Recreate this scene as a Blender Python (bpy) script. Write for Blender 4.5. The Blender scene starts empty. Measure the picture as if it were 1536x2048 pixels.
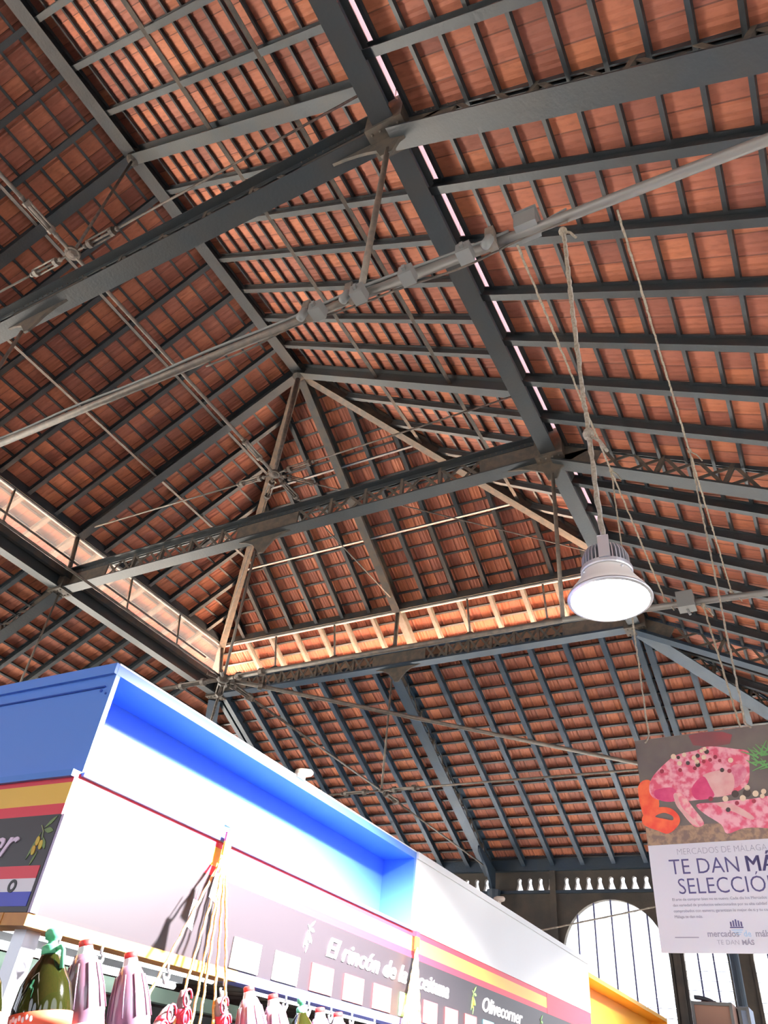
import bpy, bmesh, math, random
from mathutils import Vector as V, Matrix, Euler, Quaternion
random.seed(7)
C = bpy.context.scene.collection
# ------------------------------------------------------------------ survey
XL, XR, XC = -12.236, -2.078, -7.285
Y1, Y2, Y3, YW = 2.592, 7.592, 12.642, 18.536
H1, H2, ZR, HQ, HT, HW = 9.144, 10.459, 13.399, 10.415, 6.274, 6.317
EL, ER = -12.452, -2.118          # upper eaves
YB = -8.0                          # near end of the modelled roof
SU = (ZR - H2) / (XC - EL); SE = (ZR - H2) / (Y3 - Y2)
SL = .5566; SLE = (H1 - HW) / (YW - Y3)
XWR = XR + (H1 - HW) / SL; XWL = XL - (H1 - HW) / SL
OV = 1.1; OV2 = 1.25
ORD = 'first second third fourth fifth sixth seventh eighth ninth tenth eleventh twelfth thirteenth fourteenth fifteenth sixteenth'.split()
# ------------------------------------------------------------------ camera
FPX = 1458.367
cd = bpy.data.cameras.new('camera'); cam = bpy.data.objects.new('camera', cd); C.objects.link(cam)
cam.location = (0, 0, 1.6); cam.rotation_euler = (2.247443514937379, -0.09198963928357283, 0.489688673795967)
cd.sensor_fit = 'VERTICAL'; cd.sensor_height = 24; cd.lens = FPX / 2048 * 24; cd.clip_end = 400
bpy.context.scene.camera = cam
CR = cam.rotation_euler.to_matrix().transposed()
def seen(*pts, m=160):           # is any of these world points inside (or near) the view: skip members nobody could see
    for p in pts:
        c = CR @ (V(p) - cam.location)
        if c.z < -.05:
            x = 768 + FPX * c.x / -c.z; y = 1024 - FPX * c.y / -c.z
            if -m < x < 1536 + m and -m < y < 2048 + m: return True
    return False
def seenseg(a, b): return seen(*[V(a).lerp(V(b), k / 12) for k in range(13)])
# ------------------------------------------------------------------ materials
def mat(name, col, rough=.6, metal=0, noise=0, col2=None, scale=8, bump=0, bscale=40, spec=.5, coord='Object', detail=6):
    m = bpy.data.materials.new(name); m.use_nodes = True; nt = m.node_tree; b = nt.nodes['Principled BSDF']
    b.inputs['Base Color'].default_value = (*col, 1); b.inputs['Roughness'].default_value = rough
    b.inputs['Metallic'].default_value = metal; b.inputs['Specular IOR Level'].default_value = spec
    tc = nt.nodes.new('ShaderNodeTexCoord')
    if noise:
        n = nt.nodes.new('ShaderNodeTexNoise'); n.inputs['Scale'].default_value = scale; n.inputs['Detail'].default_value = detail
        r = nt.nodes.new('ShaderNodeValToRGB'); r.color_ramp.elements[0].position = .5 - .28 / max(noise, .01) * .5; r.color_ramp.elements[1].position = .5 + .28 / max(noise, .01) * .5
        r.color_ramp.elements[0].color = (*col, 1); r.color_ramp.elements[1].color = (*(col2 or [c * .5 for c in col]), 1)
        nt.links.new(tc.outputs[coord], n.inputs['Vector']); nt.links.new(n.outputs['Fac'], r.inputs['Fac']); nt.links.new(r.outputs['Color'], b.inputs['Base Color'])
    if bump:
        n = nt.nodes.new('ShaderNodeTexNoise'); n.inputs['Scale'].default_value = bscale; bp = nt.nodes.new('ShaderNodeBump')
        bp.inputs['Strength'].default_value = bump; bp.inputs['Distance'].default_value = .01
        nt.links.new(tc.outputs[coord], n.inputs['Vector']); nt.links.new(n.outputs['Fac'], bp.inputs['Height']); nt.links.new(bp.outputs['Normal'], b.inputs['Normal'])
    return m
def emit(name, col, s):
    m = bpy.data.materials.new(name); m.use_nodes = True; b = m.node_tree.nodes['Principled BSDF']
    b.inputs['Base Color'].default_value = (*col, 1); b.inputs['Emission Color'].default_value = (*col, 1); b.inputs['Emission Strength'].default_value = s
    return m
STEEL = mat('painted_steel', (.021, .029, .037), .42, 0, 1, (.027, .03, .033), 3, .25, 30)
STEEL_LIT = mat('steel_with_painted_light', (.055, .068, .078), .45, 0, 1, (.065, .068, .068), 3, .25, 30)  # STEEL made lighter: left window light painted into the upper right rafters
STEELD = mat('dusty_painted_steel', (.021, .027, .032), .5, 0, 1.4, (.045, .038, .031), 5, .3, 30)
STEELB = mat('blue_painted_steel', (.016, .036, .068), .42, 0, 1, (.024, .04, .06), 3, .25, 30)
LATT = mat('rusty_lattice_steel', (.058, .053, .048), .65, 0, 1.2, (.10, .078, .06), 9, .3, 40)
ROD = mat('dull_iron_rod', (.15, .14, .13), .5, .3, 1.2, (.22, .19, .16), 12, .2, 60)
RODD = mat('dark_iron_rod', (.06, .054, .05), .55, .2, 1.2, (.14, .11, .09), 12, .2, 60)
WHITEM = mat('white_painted_channel', (.72, .71, .68), .5, 0, 1, (.55, .53, .5), 6)
GREYM = mat('grey_plastic', (.19, .20, .205), .5)
WALL = mat('dark_wall_panel', (.055, .05, .048), .8, 0, 1, (.09, .075, .062), 2.5, .3, 20)
FLOOR = mat('terrazzo_floor', (.27, .255, .235), .45, 0, 1, (.22, .21, .19), 3)
WHITE = mat('white_lacquer', (.86, .86, .85), .35)
def glass(name, fac, col=(.9, .92, .93)):
    m = bpy.data.materials.new(name); m.use_nodes = True; nt = m.node_tree; nt.nodes.clear()
    o = nt.nodes.new('ShaderNodeOutputMaterial'); mx = nt.nodes.new('ShaderNodeMixShader'); t = nt.nodes.new('ShaderNodeBsdfTransparent')
    a = nt.nodes.new('ShaderNodeAddShader'); d = nt.nodes.new('ShaderNodeBsdfDiffuse'); tr = nt.nodes.new('ShaderNodeBsdfTranslucent'); mx2 = nt.nodes.new('ShaderNodeMixShader')
    nz = nt.nodes.new('ShaderNodeTexNoise'); nz.inputs['Scale'].default_value = 3; mr = nt.nodes.new('ShaderNodeMapRange'); tc = nt.nodes.new('ShaderNodeTexCoord')
    nt.links.new(tc.outputs['Object'], nz.inputs['Vector']); nt.links.new(nz.outputs['Fac'], mr.inputs['Value']); mr.inputs['To Min'].default_value = fac * .8; mr.inputs['To Max'].default_value = min(1, fac * 1.2)
    for s in (t, d, tr): s.inputs['Color'].default_value = (*col, 1)
    nt.links.new(d.outputs[0], mx2.inputs[1]); nt.links.new(tr.outputs[0], mx2.inputs[2]); mx2.inputs[0].default_value = .5
    nt.links.new(mr.outputs['Result'], mx.inputs[0]); nt.links.new(t.outputs[0], mx.inputs[1]); nt.links.new(mx2.outputs[0], mx.inputs[2]); nt.links.new(mx.outputs[0], o.inputs['Surface'])
    return m
HAZE = glass('dusty_hazy_glass', .15, (.8, .8, .8)); FROST = glass('frosted_white_glass', .9, (.62, .58, .72)); PANE = glass('window_glass', .05)
TL, TW = .345, .238
def tile_mat(name, c1, c2, c3):
    m = bpy.data.materials.new(name); m.use_nodes = True; nt = m.node_tree; N = nt.nodes; L = nt.links; b = N['Principled BSDF']
    b.inputs['Roughness'].default_value = .62; b.inputs['Specular IOR Level'].default_value = .35
    tc = N.new('ShaderNodeTexCoord'); sp = N.new('ShaderNodeSeparateXYZ'); L.new(tc.outputs['Object'], sp.inputs[0])
    def mth(op, a, v): 
        n = N.new('ShaderNodeMath'); n.operation = op; L.new(a, n.inputs[0]); n.inputs[1].default_value = v; return n.outputs[0]
    fx = mth('FLOOR', mth('DIVIDE', sp.outputs[0], TW), 0); fy = mth('FLOOR', mth('DIVIDE', sp.outputs[1], TL), 0)
    cb = N.new('ShaderNodeCombineXYZ'); L.new(fx, cb.inputs[0]); L.new(fy, cb.inputs[1])
    wn = N.new('ShaderNodeTexWhiteNoise'); L.new(cb.outputs[0], wn.inputs['Vector'])
    nz = N.new('ShaderNodeTexNoise'); nz.inputs['Scale'].default_value = .8; nz.inputs['Detail'].default_value = 5; L.new(tc.outputs['Object'], nz.inputs['Vector'])
    ad = N.new('ShaderNodeMath'); ad.operation = 'MULTIPLY_ADD'; L.new(wn.outputs['Value'], ad.inputs[0]); ad.inputs[1].default_value = .55; L.new(mth('MULTIPLY', nz.outputs['Fac'], .45), ad.inputs[2])
    r = N.new('ShaderNodeValToRGB'); e = r.color_ramp.elements; e[0].position = .2; e[0].color = (*c1, 1); e[1].position = .8; e[1].color = (*c3, 1); k = e.new(.5); k.color = (*c2, 1)
    L.new(ad.outputs[0], r.inputs[0])
    fr = mth('FRACT', mth('DIVIDE', sp.outputs[0], TW), 0); jt = N.new('ShaderNodeMath'); jt.operation = 'LESS_THAN'; L.new(fr, jt.inputs[0]); jt.inputs[1].default_value = .045
    n2 = N.new('ShaderNodeTexNoise'); n2.inputs['Scale'].default_value = 9; n2.inputs['Detail'].default_value = 8; mp = N.new('ShaderNodeMapping'); mp.inputs['Scale'].default_value = (3, 1, 1)
    L.new(tc.outputs['Object'], mp.inputs[0]); L.new(mp.outputs[0], n2.inputs['Vector'])
    mr = N.new('ShaderNodeMapRange'); L.new(n2.outputs['Fac'], mr.inputs['Value']); mr.inputs['From Min'].default_value = .5; mr.inputs['From Max'].default_value = .75; mr.inputs['To Max'].default_value = .3
    mm = N.new('ShaderNodeMath'); mm.operation = 'MAXIMUM'; L.new(mth('MULTIPLY', jt.outputs[0], .75), mm.inputs[0]); L.new(mr.outputs['Result'], mm.inputs[1])
    mx = N.new('ShaderNodeMix'); mx.data_type = 'RGBA'; L.new(mm.outputs[0], mx.inputs['Factor']); L.new(r.outputs[0], mx.inputs['A']); mx.inputs['B'].default_value = (.085, .035, .025, 1)
    L.new(mx.outputs['Result'], b.inputs['Base Color'])
    bp = N.new('ShaderNodeBump'); bp.inputs['Strength'].default_value = .35; bp.inputs['Distance'].default_value = .01; L.new(n2.outputs['Fac'], bp.inputs['Height']); L.new(bp.outputs[0], b.inputs['Normal'])
    return m
TILE = tile_mat('clay_tile', (.27, .092, .066), (.41, .142, .09), (.54, .19, .10))
OUTER = mat('pale_bounce_skin', (.80, .56, .40), .8, 0, 1, (.72, .46, .32), 2)  # colour of the added roof skins, pale to throw sun under the eaves
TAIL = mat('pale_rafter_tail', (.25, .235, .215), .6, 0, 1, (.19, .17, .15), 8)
# ------------------------------------------------------------------ helpers
def place(o, parent):
    if parent is not None:
        o.parent = parent; o.matrix_parent_inverse = parent.matrix_basis.inverted()
def tag(o, label=None, cat=None, group=None, kind=None):
    if label: o['label'] = label
    if cat: o['category'] = cat
    if group: o['group'] = group
    if kind: o['kind'] = kind
    return o
def obj(name, bm, m, parent=None, smooth=False, **k):
    me = bpy.data.meshes.new(name)
    if smooth:
        for f in bm.faces: f.smooth = True
    bmesh.ops.recalc_face_normals(bm, faces=bm.faces)
    bm.to_mesh(me); bm.free(); me.materials.append(m)
    o = bpy.data.objects.new(name, me); C.objects.link(o); place(o, parent); return tag(o, **k)
def empty(name, loc, **k):
    o = bpy.data.objects.new(name, None); o.location = loc; C.objects.link(o); o.empty_display_size = .1; return tag(o, **k)
def B(): return bmesh.new()
def box(bm, lo, hi):
    x0, y0, z0 = lo; x1, y1, z1 = hi
    v = [bm.verts.new(p) for p in ((x0, y0, z0), (x1, y0, z0), (x1, y1, z0), (x0, y1, z0), (x0, y0, z1), (x1, y0, z1), (x1, y1, z1), (x0, y1, z1))]
    for f in ((3, 2, 1, 0), (4, 5, 6, 7), (0, 1, 5, 4), (1, 2, 6, 5), (2, 3, 7, 6), (3, 0, 4, 7)): bm.faces.new([v[i] for i in f])
def frame(p, q, up=(0, 0, 1)):
    d = (V(q) - V(p)).normalized(); s = d.cross(V(up))
    if s.length < 1e-4: s = d.cross(V((1, 0, 0)))
    s.normalize(); return d, s, s.cross(d).normalized()
def sweep(bm, p, q, poly, up=(0, 0, 1)):
    d, s, t = frame(p, q, up); p, q = V(p), V(q)
    a = [bm.verts.new(p + s * x + t * y) for x, y in poly]; b = [bm.verts.new(q + s * x + t * y) for x, y in poly]; n = len(poly)
    for i in range(n): bm.faces.new((a[i], a[(i + 1) % n], b[(i + 1) % n], b[i]))
    bm.faces.new(a[::-1]); bm.faces.new(b)
def rect(w, h, cx=0, cy=0): return [(cx - w / 2, cy - h / 2), (cx + w / 2, cy - h / 2), (cx + w / 2, cy + h / 2), (cx - w / 2, cy + h / 2)]
def ibeam(w, h, tf=.012, tw=.012):
    a, b, c, e = w / 2, h / 2, tw / 2, h / 2 - tf
    return [(-a, -b), (a, -b), (a, -e), (c, -e), (c, e), (a, e), (a, b), (-a, b), (-a, e), (-c, e), (-c, -e), (-a, -e)]
def angle(w, h, t=.01): return [(0, 0), (w, 0), (w, t), (t, t), (t, h), (0, h)]
def tube(bm, pts, r, n=8, cap=True):
    pts = [V(p) for p in pts]; rings = []; prev = None
    for i, p in enumerate(pts):
        d = (pts[min(i + 1, len(pts) - 1)] - pts[max(i - 1, 0)]).normalized()
        if prev is None: s = d.orthogonal().normalized()
        else:
            s = prev - d * prev.dot(d); s.normalize()
        prev = s; t = d.cross(s); rr = r[i] if isinstance(r, (list, tuple)) else r
        rings.append([bm.verts.new(p + (s * math.cos(2 * math.pi * k / n) + t * math.sin(2 * math.pi * k / n)) * rr) for k in range(n)])
    for a, b in zip(rings, rings[1:]):
        for k in range(n): bm.faces.new((a[k], a[(k + 1) % n], b[(k + 1) % n], b[k]))
    if cap: bm.faces.new(rings[0][::-1]); bm.faces.new(rings[-1])
def lathe(bm, prof, base, axis=(0, 0, 1), n=28, closed=False):
    base = V(base); ax = V(axis).normalized(); s = ax.orthogonal().normalized(); t = ax.cross(s); rings = []
    for r, z in prof:
        rings.append([bm.verts.new(base + ax * z + (s * math.cos(2 * math.pi * k / n) + t * math.sin(2 * math.pi * k / n)) * max(r, 1e-4)) for k in range(n)])
    for a, b in zip(rings, rings[1:]):
        for k in range(n): bm.faces.new((a[k], a[(k + 1) % n], b[(k + 1) % n], b[k]))
    bm.faces.new(rings[0][::-1]); bm.faces.new(rings[-1])
def ball(bm, c, r, sc=(1, 1, 1), u=10, v=7, rot=None):
    m = Matrix.Translation(c) @ (rot.to_matrix().to_4x4() if rot else Matrix()) @ Matrix.Diagonal((r * sc[0], r * sc[1], r * sc[2], 1))
    bmesh.ops.create_uvsphere(bm, u_segments=u, v_segments=v, radius=1, matrix=m)
def plate(name, loops, th, origin, ux, uy, m, parent=None, **k):     # flat plate with holes, extruded th along ux x uy
    cu = bpy.data.curves.new(name, 'CURVE'); cu.dimensions = '2D'; cu.fill_mode = 'BOTH'; cu.extrude = th / 2
    for lp in loops:
        s = cu.splines.new('POLY'); s.points.add(len(lp) - 1); s.use_cyclic_u = True
        for i, (x, y) in enumerate(lp): s.points[i].co = (x, y, 0, 1)
    t = bpy.data.objects.new(name, cu); C.objects.link(t); me = bpy.data.meshes.new_from_object(t.evaluated_get(bpy.context.evaluated_depsgraph_get()))
    bpy.data.objects.remove(t); bpy.data.curves.remove(cu)
    ux, uy = V(ux).normalized(), V(uy).normalized(); uz = ux.cross(uy); M = Matrix.Translation(origin) @ Matrix((ux, uy, uz)).transposed().to_4x4()
    me.transform(M); me.materials.clear(); me.materials.append(m); me.name = name
    o = bpy.data.objects.new(name, me); C.objects.link(o); place(o, parent); return tag(o, **k)
def text(name, body, size, origin, ux, uy, m, parent=None, shear=0, ext=.002, align='LEFT', bold=0, sx=1, **k):
    cu = bpy.data.curves.new(name, 'FONT'); cu.body = body; cu.size = size; cu.shear = shear; cu.extrude = ext; cu.align_x = align; cu.offset = bold; cu.resolution_u = 3
    t = bpy.data.objects.new(name, cu); C.objects.link(t); me = bpy.data.meshes.new_from_object(t.evaluated_get(bpy.context.evaluated_depsgraph_get()))
    bpy.data.objects.remove(t); bpy.data.curves.remove(cu)
    ux, uy = V(ux).normalized(), V(uy).normalized(); M = Matrix.Translation(origin) @ Matrix((ux, uy, ux.cross(uy))).transposed().to_4x4() @ Matrix.Diagonal((sx, 1, 1, 1))
    me.transform(M); me.materials.clear(); me.materials.append(m); me.name = name
    o = bpy.data.objects.new(name, me); C.objects.link(o); place(o, parent); return tag(o, **k)
def bar(name, p, q, poly, m, parent=None, up=(0, 0, 1), **k):
    bm = B(); sweep(bm, p, q, poly, up); return obj(name, bm, m, parent, **k)
def rod(name, pts, r, m, parent=None, n=8, **k):
    bm = B(); tube(bm, pts, r, n); return obj(name, bm, m, parent, smooth=True, **k)

# ------------------------------------------------------------------ roof slopes: clay tiles on battens
RL = [.0, .011, .009, .004, .009, .004, .009, .011]
def slope(name, origin, U, D, ulen, vlen, clips, label, first=.0, lift=.10, rk=1, step=.028):
    """origin: point of the rafter line at the top edge; U horizontal, D down the slope. One connected sheet of tiles; battens are its children."""
    U, D = V(U).normalized(), V(D).normalized(); N = U.cross(D)
    if N.z < 0: N = -N
    o0 = V(origin) + N * lift
    nu = int(round(ulen / TW)) * 8; nv = int(math.ceil(vlen / TL)); vs = []; fs = []
    rows = []
    for c in range(nv):
        rows += [(c * TL + .0, 0.0), (min((c + 1) * TL, vlen) + .02, step)]
    for v, dz in rows:
        for i in range(nu + 1):
            vs.append((i * TW / 8, v, RL[i % 8] * rk + dz))
    for r in range(len(rows) - 1):
        for i in range(nu):
            a = r * (nu + 1) + i; fs.append((a, a + 1, a + nu + 2, a + nu + 1))
    me = bpy.data.meshes.new(name); me.from_pydata(vs, [], fs)
    M = Matrix.Translation(o0) @ Matrix((U, D, N)).transposed().to_4x4()      # may be left handed: keep det > 0 by flipping U beforehand
    bm = B(); bm.from_mesh(me); Mi = M.inverted()
    for co, no in clips:
        bmesh.ops.bisect_plane(bm, geom=bm.verts[:] + bm.edges[:] + bm.faces[:], plane_co=Mi @ V(co), plane_no=(Mi.to_3x3() @ V(no)), clear_outer=True)
    bm.to_mesh(me); bm.free(); me.materials.append(TILE)
    o = bpy.data.objects.new('ceiling', me); C.objects.link(o); o.matrix_world = M
    tag(o, label, kind='structure')
    for c in range(nv):
        v = c * TL + first + .012
        if v > vlen: break
        a = o0 + D * v - N * .022; b = a + U * ulen
        # clip batten against the planes
        t0, t1 = 0.0, 1.0
        for co, no in clips:
            da = (a - V(co)).dot(V(no)); db = (b - V(co)).dot(V(no))
            if da > 0 and db > 0: t0 = 1.0; t1 = 0
            elif da > 0: t0 = max(t0, da / (da - db))
            elif db > 0: t1 = min(t1, da / (da - db))
        if t1 - t0 < 1e-3: continue
        p, q = a.lerp(b, t0), a.lerp(b, t1)
        if not seenseg(p, q): continue
        bt = B(); sweep(bt, p, q, rect(.042, .042), N); bo = obj('batten', bt, STEEL); bo.parent = o; bo.matrix_parent_inverse = Mi
    return o
def dn(v): return V(v).normalized()
UD = dn((-1, 0, -SU)); URD = dn((1, 0, -SU)); UED = dn((0, 1, -SE)); LDR = dn((1, 0, -SL)); LDL = dn((-1, 0, -SL)); LDE = dn((0, 1, -SLE))
cosu = math.hypot(1, SU); cose = math.hypot(1, SE); cosl = math.hypot(1, SL); cosle = math.hypot(1, SLE)
hw_ = XC - EL
APX = V((XC, Y2, ZR))
# hip planes (vertical planes through the hips); no = direction that is cut away
hl = V((-(Y3 - Y2), -hw_, 0)).normalized()     # normal of plane containing apex->left corner (-hw_, Y3-Y2)
hr = V(((Y3 - Y2), -hw_, 0)).normalized()
# left upper: U along +Y must give right-handed with D: U x D = N up. For D=-x: U=+y -> (0,1,0)x(-1,0,-s)=(-s,0,1) ok
slope('tiles', (XC, YB, ZR), (0, 1, 0), UD, Y3 + OV - YB, (hw_ + OV) * cosu, [(APX, -hl)], 'clay tile ceiling of the left slope of the raised central roof')
slope('tiles', (XC, Y3 + OV, ZR), (0, -1, 0), URD, Y3 + OV - YB, (hw_ + OV) * cosu, [(APX, -hr)], 'clay tile ceiling of the right slope of the raised central roof')
W2 = hw_ + OV
W2 = hw_ + OV2 + .1
slope('tiles', (XC - W2, Y2, ZR), (1, 0, 0), UED, 2 * W2, (Y3 - Y2 + OV2) * cose, [(APX, hl), (APX, hr)], 'clay tile ceiling of the triangular hip end of the raised roof', rk=1.7, step=.02)
# lower roofs
GAP = .185
hx = (XWR - XR); hy = YW - Y3
JR = V((XR, Y3, H1)); JL = V((XL, Y3, H1))
nr = V((hy, -hx, 0)).normalized()   # positive on the side-slope (right) side
nl = V((-hy, -hx, 0)).normalized()
slope('tiles', (XR + GAP, YW, H1 - SL * GAP), (0, -1, 0), LDR, YW - YB, (hx - GAP + .3) * cosl, [(JR, -nr)], 'clay tile ceiling of the lower roof right of the raised roof')
slope('tiles', (XL - GAP, YB, H1 - SL * GAP), (0, 1, 0), LDL, YW - YB, (hx - GAP + .3) * cosl, [(JL, -nl)], 'clay tile ceiling of the lower roof left of the raised roof')
slope('tiles', (XWL, Y3 + .12, H1 - SLE * .12), (1, 0, 0), LDE, XWR - XWL, (hy - .0) * cosle, [(JR, nr), (JL, nl)], 'clay tile ceiling of the lower roof at the far end', rk=1.7, step=.02)

# pale skins added over the lower roofs to bounce sun onto the overhang
def skin(pts):
    bm = B(); bm.faces.new([bm.verts.new(V(p) + V((0, 0, .24))) for p in pts]); o = obj('ceiling', bm, OUTER, kind='structure', label='pale outer skin of a lower roof, added to bounce sunlight')  # added bounce skin, not part of the ceiling
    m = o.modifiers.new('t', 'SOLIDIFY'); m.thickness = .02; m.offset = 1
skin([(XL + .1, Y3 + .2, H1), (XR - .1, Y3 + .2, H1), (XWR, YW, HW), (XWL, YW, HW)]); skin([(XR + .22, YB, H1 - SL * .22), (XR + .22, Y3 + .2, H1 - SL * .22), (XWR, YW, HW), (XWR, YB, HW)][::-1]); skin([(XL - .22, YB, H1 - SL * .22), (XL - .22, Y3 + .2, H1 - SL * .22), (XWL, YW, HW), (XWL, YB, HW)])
# ------------------------------------------------------------------ rafters
def rafter(p, q, label, w=.085, h=.14, m=STEEL, n=None, name='rafter', group=None, cat='rafter'):
    if not seenseg(p, q): return None
    bm = B(); sweep(bm, p, q, ibeam(w, h, .016, .014), n or (0, 0, 1))
    return obj(name, bm, m, label=label, cat=cat, group=group)
bays = [('near bay', Y1 - 5), ('middle bay', Y1), ('hip bay', Y2)]
for bay, yb in bays:
    S = (Y3 - Y2) if yb == Y2 else 5.0
    for i in range(1, 7):
        y = yb + S * i / 7
        for side, xe, D in (('left', EL, UD), ('right', ER, URD)):
            top = V((XC, y, ZR)) + V(D) * .12
            if y > Y2:
                t = (y - Y2) / (Y3 - Y2); top = V((XC + (xe - XC) * t, y, ZR - (ZR - H2) * t)) + V(D) * .05
            bot = V((XC, y, ZR)) + V(D) * hw_ * cosu; tl = bot + V(D) * (OV - .05) * cosu
            if side == 'left': rafter(bot, tl, f'pale rafter tail seen through the hazy left windows, {ORD[i-1]} in the {bay}', .085, .13, TAIL, name='rafter_tail', group='rafter tails of the left eave')
            rafter(top, bot, f'slim steel rafter on {side} upper slope, {ORD[i-1]} from the viewer in the {bay}', m=STEEL_LIT if side == 'right' else STEEL, group=f'rafters of the {side} upper slope')
for i in range(1, 14):
    if i == 7: continue
    x = XC - hw_ + 2 * hw_ * i / 14
    t = 1 - abs(x - XC) / hw_; y0 = Y3 - (Y3 - Y2) * t
    top = V((x, y0 + .05, ZR - (y0 - Y2) * SE)); bot = V((x, Y3, ZR - SE * (Y3 - Y2)))
    rafter(bot, V((x, Y3 + OV2 - .05, ZR - SE * (Y3 + OV2 - .05 - Y2))), f'pale rafter tail in the bright end opening, {ORD[i-1]} from the left corner', .085, .13, TAIL, name='rafter_tail', group='rafter tails of the far eave')
    rafter(top, bot, f'slim steel rafter on the triangular upper hip end, {ORD[i-1]} from the left corner', group='rafters of the upper hip end')
for i in (0, 14):      # short rafters of the overhang corners
    x = XC - hw_ + 2 * hw_ * i / 14
for bay, yb in (('near bay', Y1 - 5), ('middle bay', Y1), ('next bay', Y2)):
    S = (Y3 - Y2) if yb == Y2 else 5.0
    for i in range(1, 7):
        y = yb + S * i / 7
        for side, x0, sg in (('right', XR, 1), ('left', XL, -1)):
            p = V((x0 + sg * .1, y, H1 - SL * .1)); q = V((x0 + sg * hx, y, HW))
            rafter(p, q, f'dark steel rafter on {side} lower slope, {ORD[i-1]} from the viewer in the {bay}', .09, .15, group=f'rafters of the {side} lower slope')
for i in range(1, 8):      # jack rafters of the right lower slope beyond the corner
    y = Y3 + .722 * i
    if y > YW - .3: break
    t = (y - Y3) / hy; p = V((XR + hx * t, y, H1 - (H1 - HW) * t)); q = V((XR + hx, y, HW))
    rafter(p, q, f'short jack rafter beyond the corner on the right lower slope, {ORD[i-1]} from the girder', .09, .15, group='jack rafters of the right lower slope')
k = 0
for i in range(-6, 21):
    if i == 7: continue
    x = XL + (XR - XL) * i / 14
    if x < XL or x > XR:
        t = (XL - x) / hx if x < XL else (x - XR) / hx
        if t >= .97: continue
        y0 = Y3 + hy * t
    else: y0 = Y3 + .08
    p = V((x, y0, H1 - SLE * (y0 - Y3))); q = V((x, YW - .05, HW + .02)); 
    if not seenseg(p, q): continue
    big = i in (0, 14)
    if big:
        for dx in (-.09, .09):
            rafter(p + V((dx, 0, 0)), q + V((dx, 0, 0)), f"heavy blue rafter of the pair under the {'right' if i else 'left'} girder corner, {'right' if dx > 0 else 'left'} one", .12, .2, STEELB, group='paired corner rafters')
        continue
    rafter(p, q, f'blue-grey rafter on far lower slope, {ORD[k] if k < 16 else "farthest"} from the left', .10, .15, STEELB, group='rafters of the far lower slope'); k += 1
# ------------------------------------------------------------------ principal rafters, ridge, hips
bar('ridge_beam', (XC, YB, ZR - .02), (XC, Y2 + .1, ZR - .02), ibeam(.22, .34, .02, .06), STEEL, label='dark ridge beam along the top of the raised roof', cat='beam')
for nm, y in (('near', Y1), ('apex', Y2)):
    for side, xe, D in (('left', EL, UD), ('right', ER, URD)):
        n = V((0, 1, 0)).cross(D); n = n if n.z > 0 else -n
        p = V((XC, y, ZR)) + D * .1 - n * .06; q = V((XC, y, ZR)) + D * (hw_ * cosu) - n * .06
        t = bar('principal_rafter', p, q, ibeam(.18, .26, .02, .02), STEEL_LIT if side == 'right' else STEEL, up=n,
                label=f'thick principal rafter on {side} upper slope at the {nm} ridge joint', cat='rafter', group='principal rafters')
        q2 = q + D * OV * cosu
        rafter(q, q2, f'{side} overhanging tail of the thick rafter at the {nm} truss', .12, .16, TAIL, name='rafter_tail')
for side, xe in (('left', EL), ('right', ER)):
    c = V((xe, Y3, H2)); d = (c - APX).normalized()
    p = APX + d * .1 - V((0, 0, .06))
    hp = bar('hip_rafter', p, c + d * 1.45 - V((0, 0, .06)), ibeam(.17, .27, .02, .02), LATT, label=f'long brown hip rafter from ridge end down to {side} corner', cat='rafter')
p = APX + V((0, .1, -.1 * SE)); bar('principal_rafter', p - V((0, 0, .06)), V((XC, Y3, ZR - SE * (Y3 - Y2))) - V((0, 0, .06)), ibeam(.18, .26, .02, .02), STEELD,
    label='thick central rafter from the ridge end down the hip end', cat='rafter', group='principal rafters')
rafter(V((XC, Y3, H2)) - V((0, 0, .04)), V((XC, Y3 + OV2, H2 - SE * OV2)) - V((0, 0, .04)), 'thick pale rafter tail in the middle of the bright end opening', .16, .2, TAIL, name='rafter_tail')
# purlins of the upper roof
for off, wd in ((1.95, 'upper'), (3.5, 'lower')):
    z = ZR - SU * off - .11
    for side, sg in (('left', -1), ('right', 1)):
        ye = Y2 + (Y3 - Y2) * off / hw_
        of = off if sg > 0 else off - .2
        bar('purlin', (XC + sg * of, YB, ZR - SU * of - .11), (XC + sg * of, ye, ZR - SU * of - .11), angle(.065, .06, .012), STEEL if side == 'left' else LATT,
            label=f'{wd} lengthwise purlin under the rafters of the {side} upper slope', cat='purlin', group='upper roof purlins')
    bar('purlin', (XC - off, Y2 + (Y3 - Y2) * off / hw_, z), (XC + off, Y2 + (Y3 - Y2) * off / hw_, z), rect(.05, .03), STEELB,
        label=f'{wd} crosswise purlin on the triangular hip end', cat='purlin', group='upper roof purlins')
# ridge end joint
bm = B(); lathe(bm, [(.05, -.34), (.13, -.26), (.15, -.1), (.15, .0), (.1, .06)], APX, n=12)
for a in range(8):
    c = V((math.cos(a * .785) * .15, math.sin(a * .785) * .15, -.1)); ball(bm, APX + c, .022, u=6, v=4)
obj('ridge_joint', bm, STEELD, label='riveted iron joint where ridge, rafters and hips meet', cat='joint')
bm = B(); lathe(bm, [(.05, -.3), (.11, -.24), (.12, -.05)], (XC, Y1, ZR), n=10); obj('ridge_joint', bm, STEELD, label='riveted iron joint on the ridge above the near truss', cat='joint')

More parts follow.
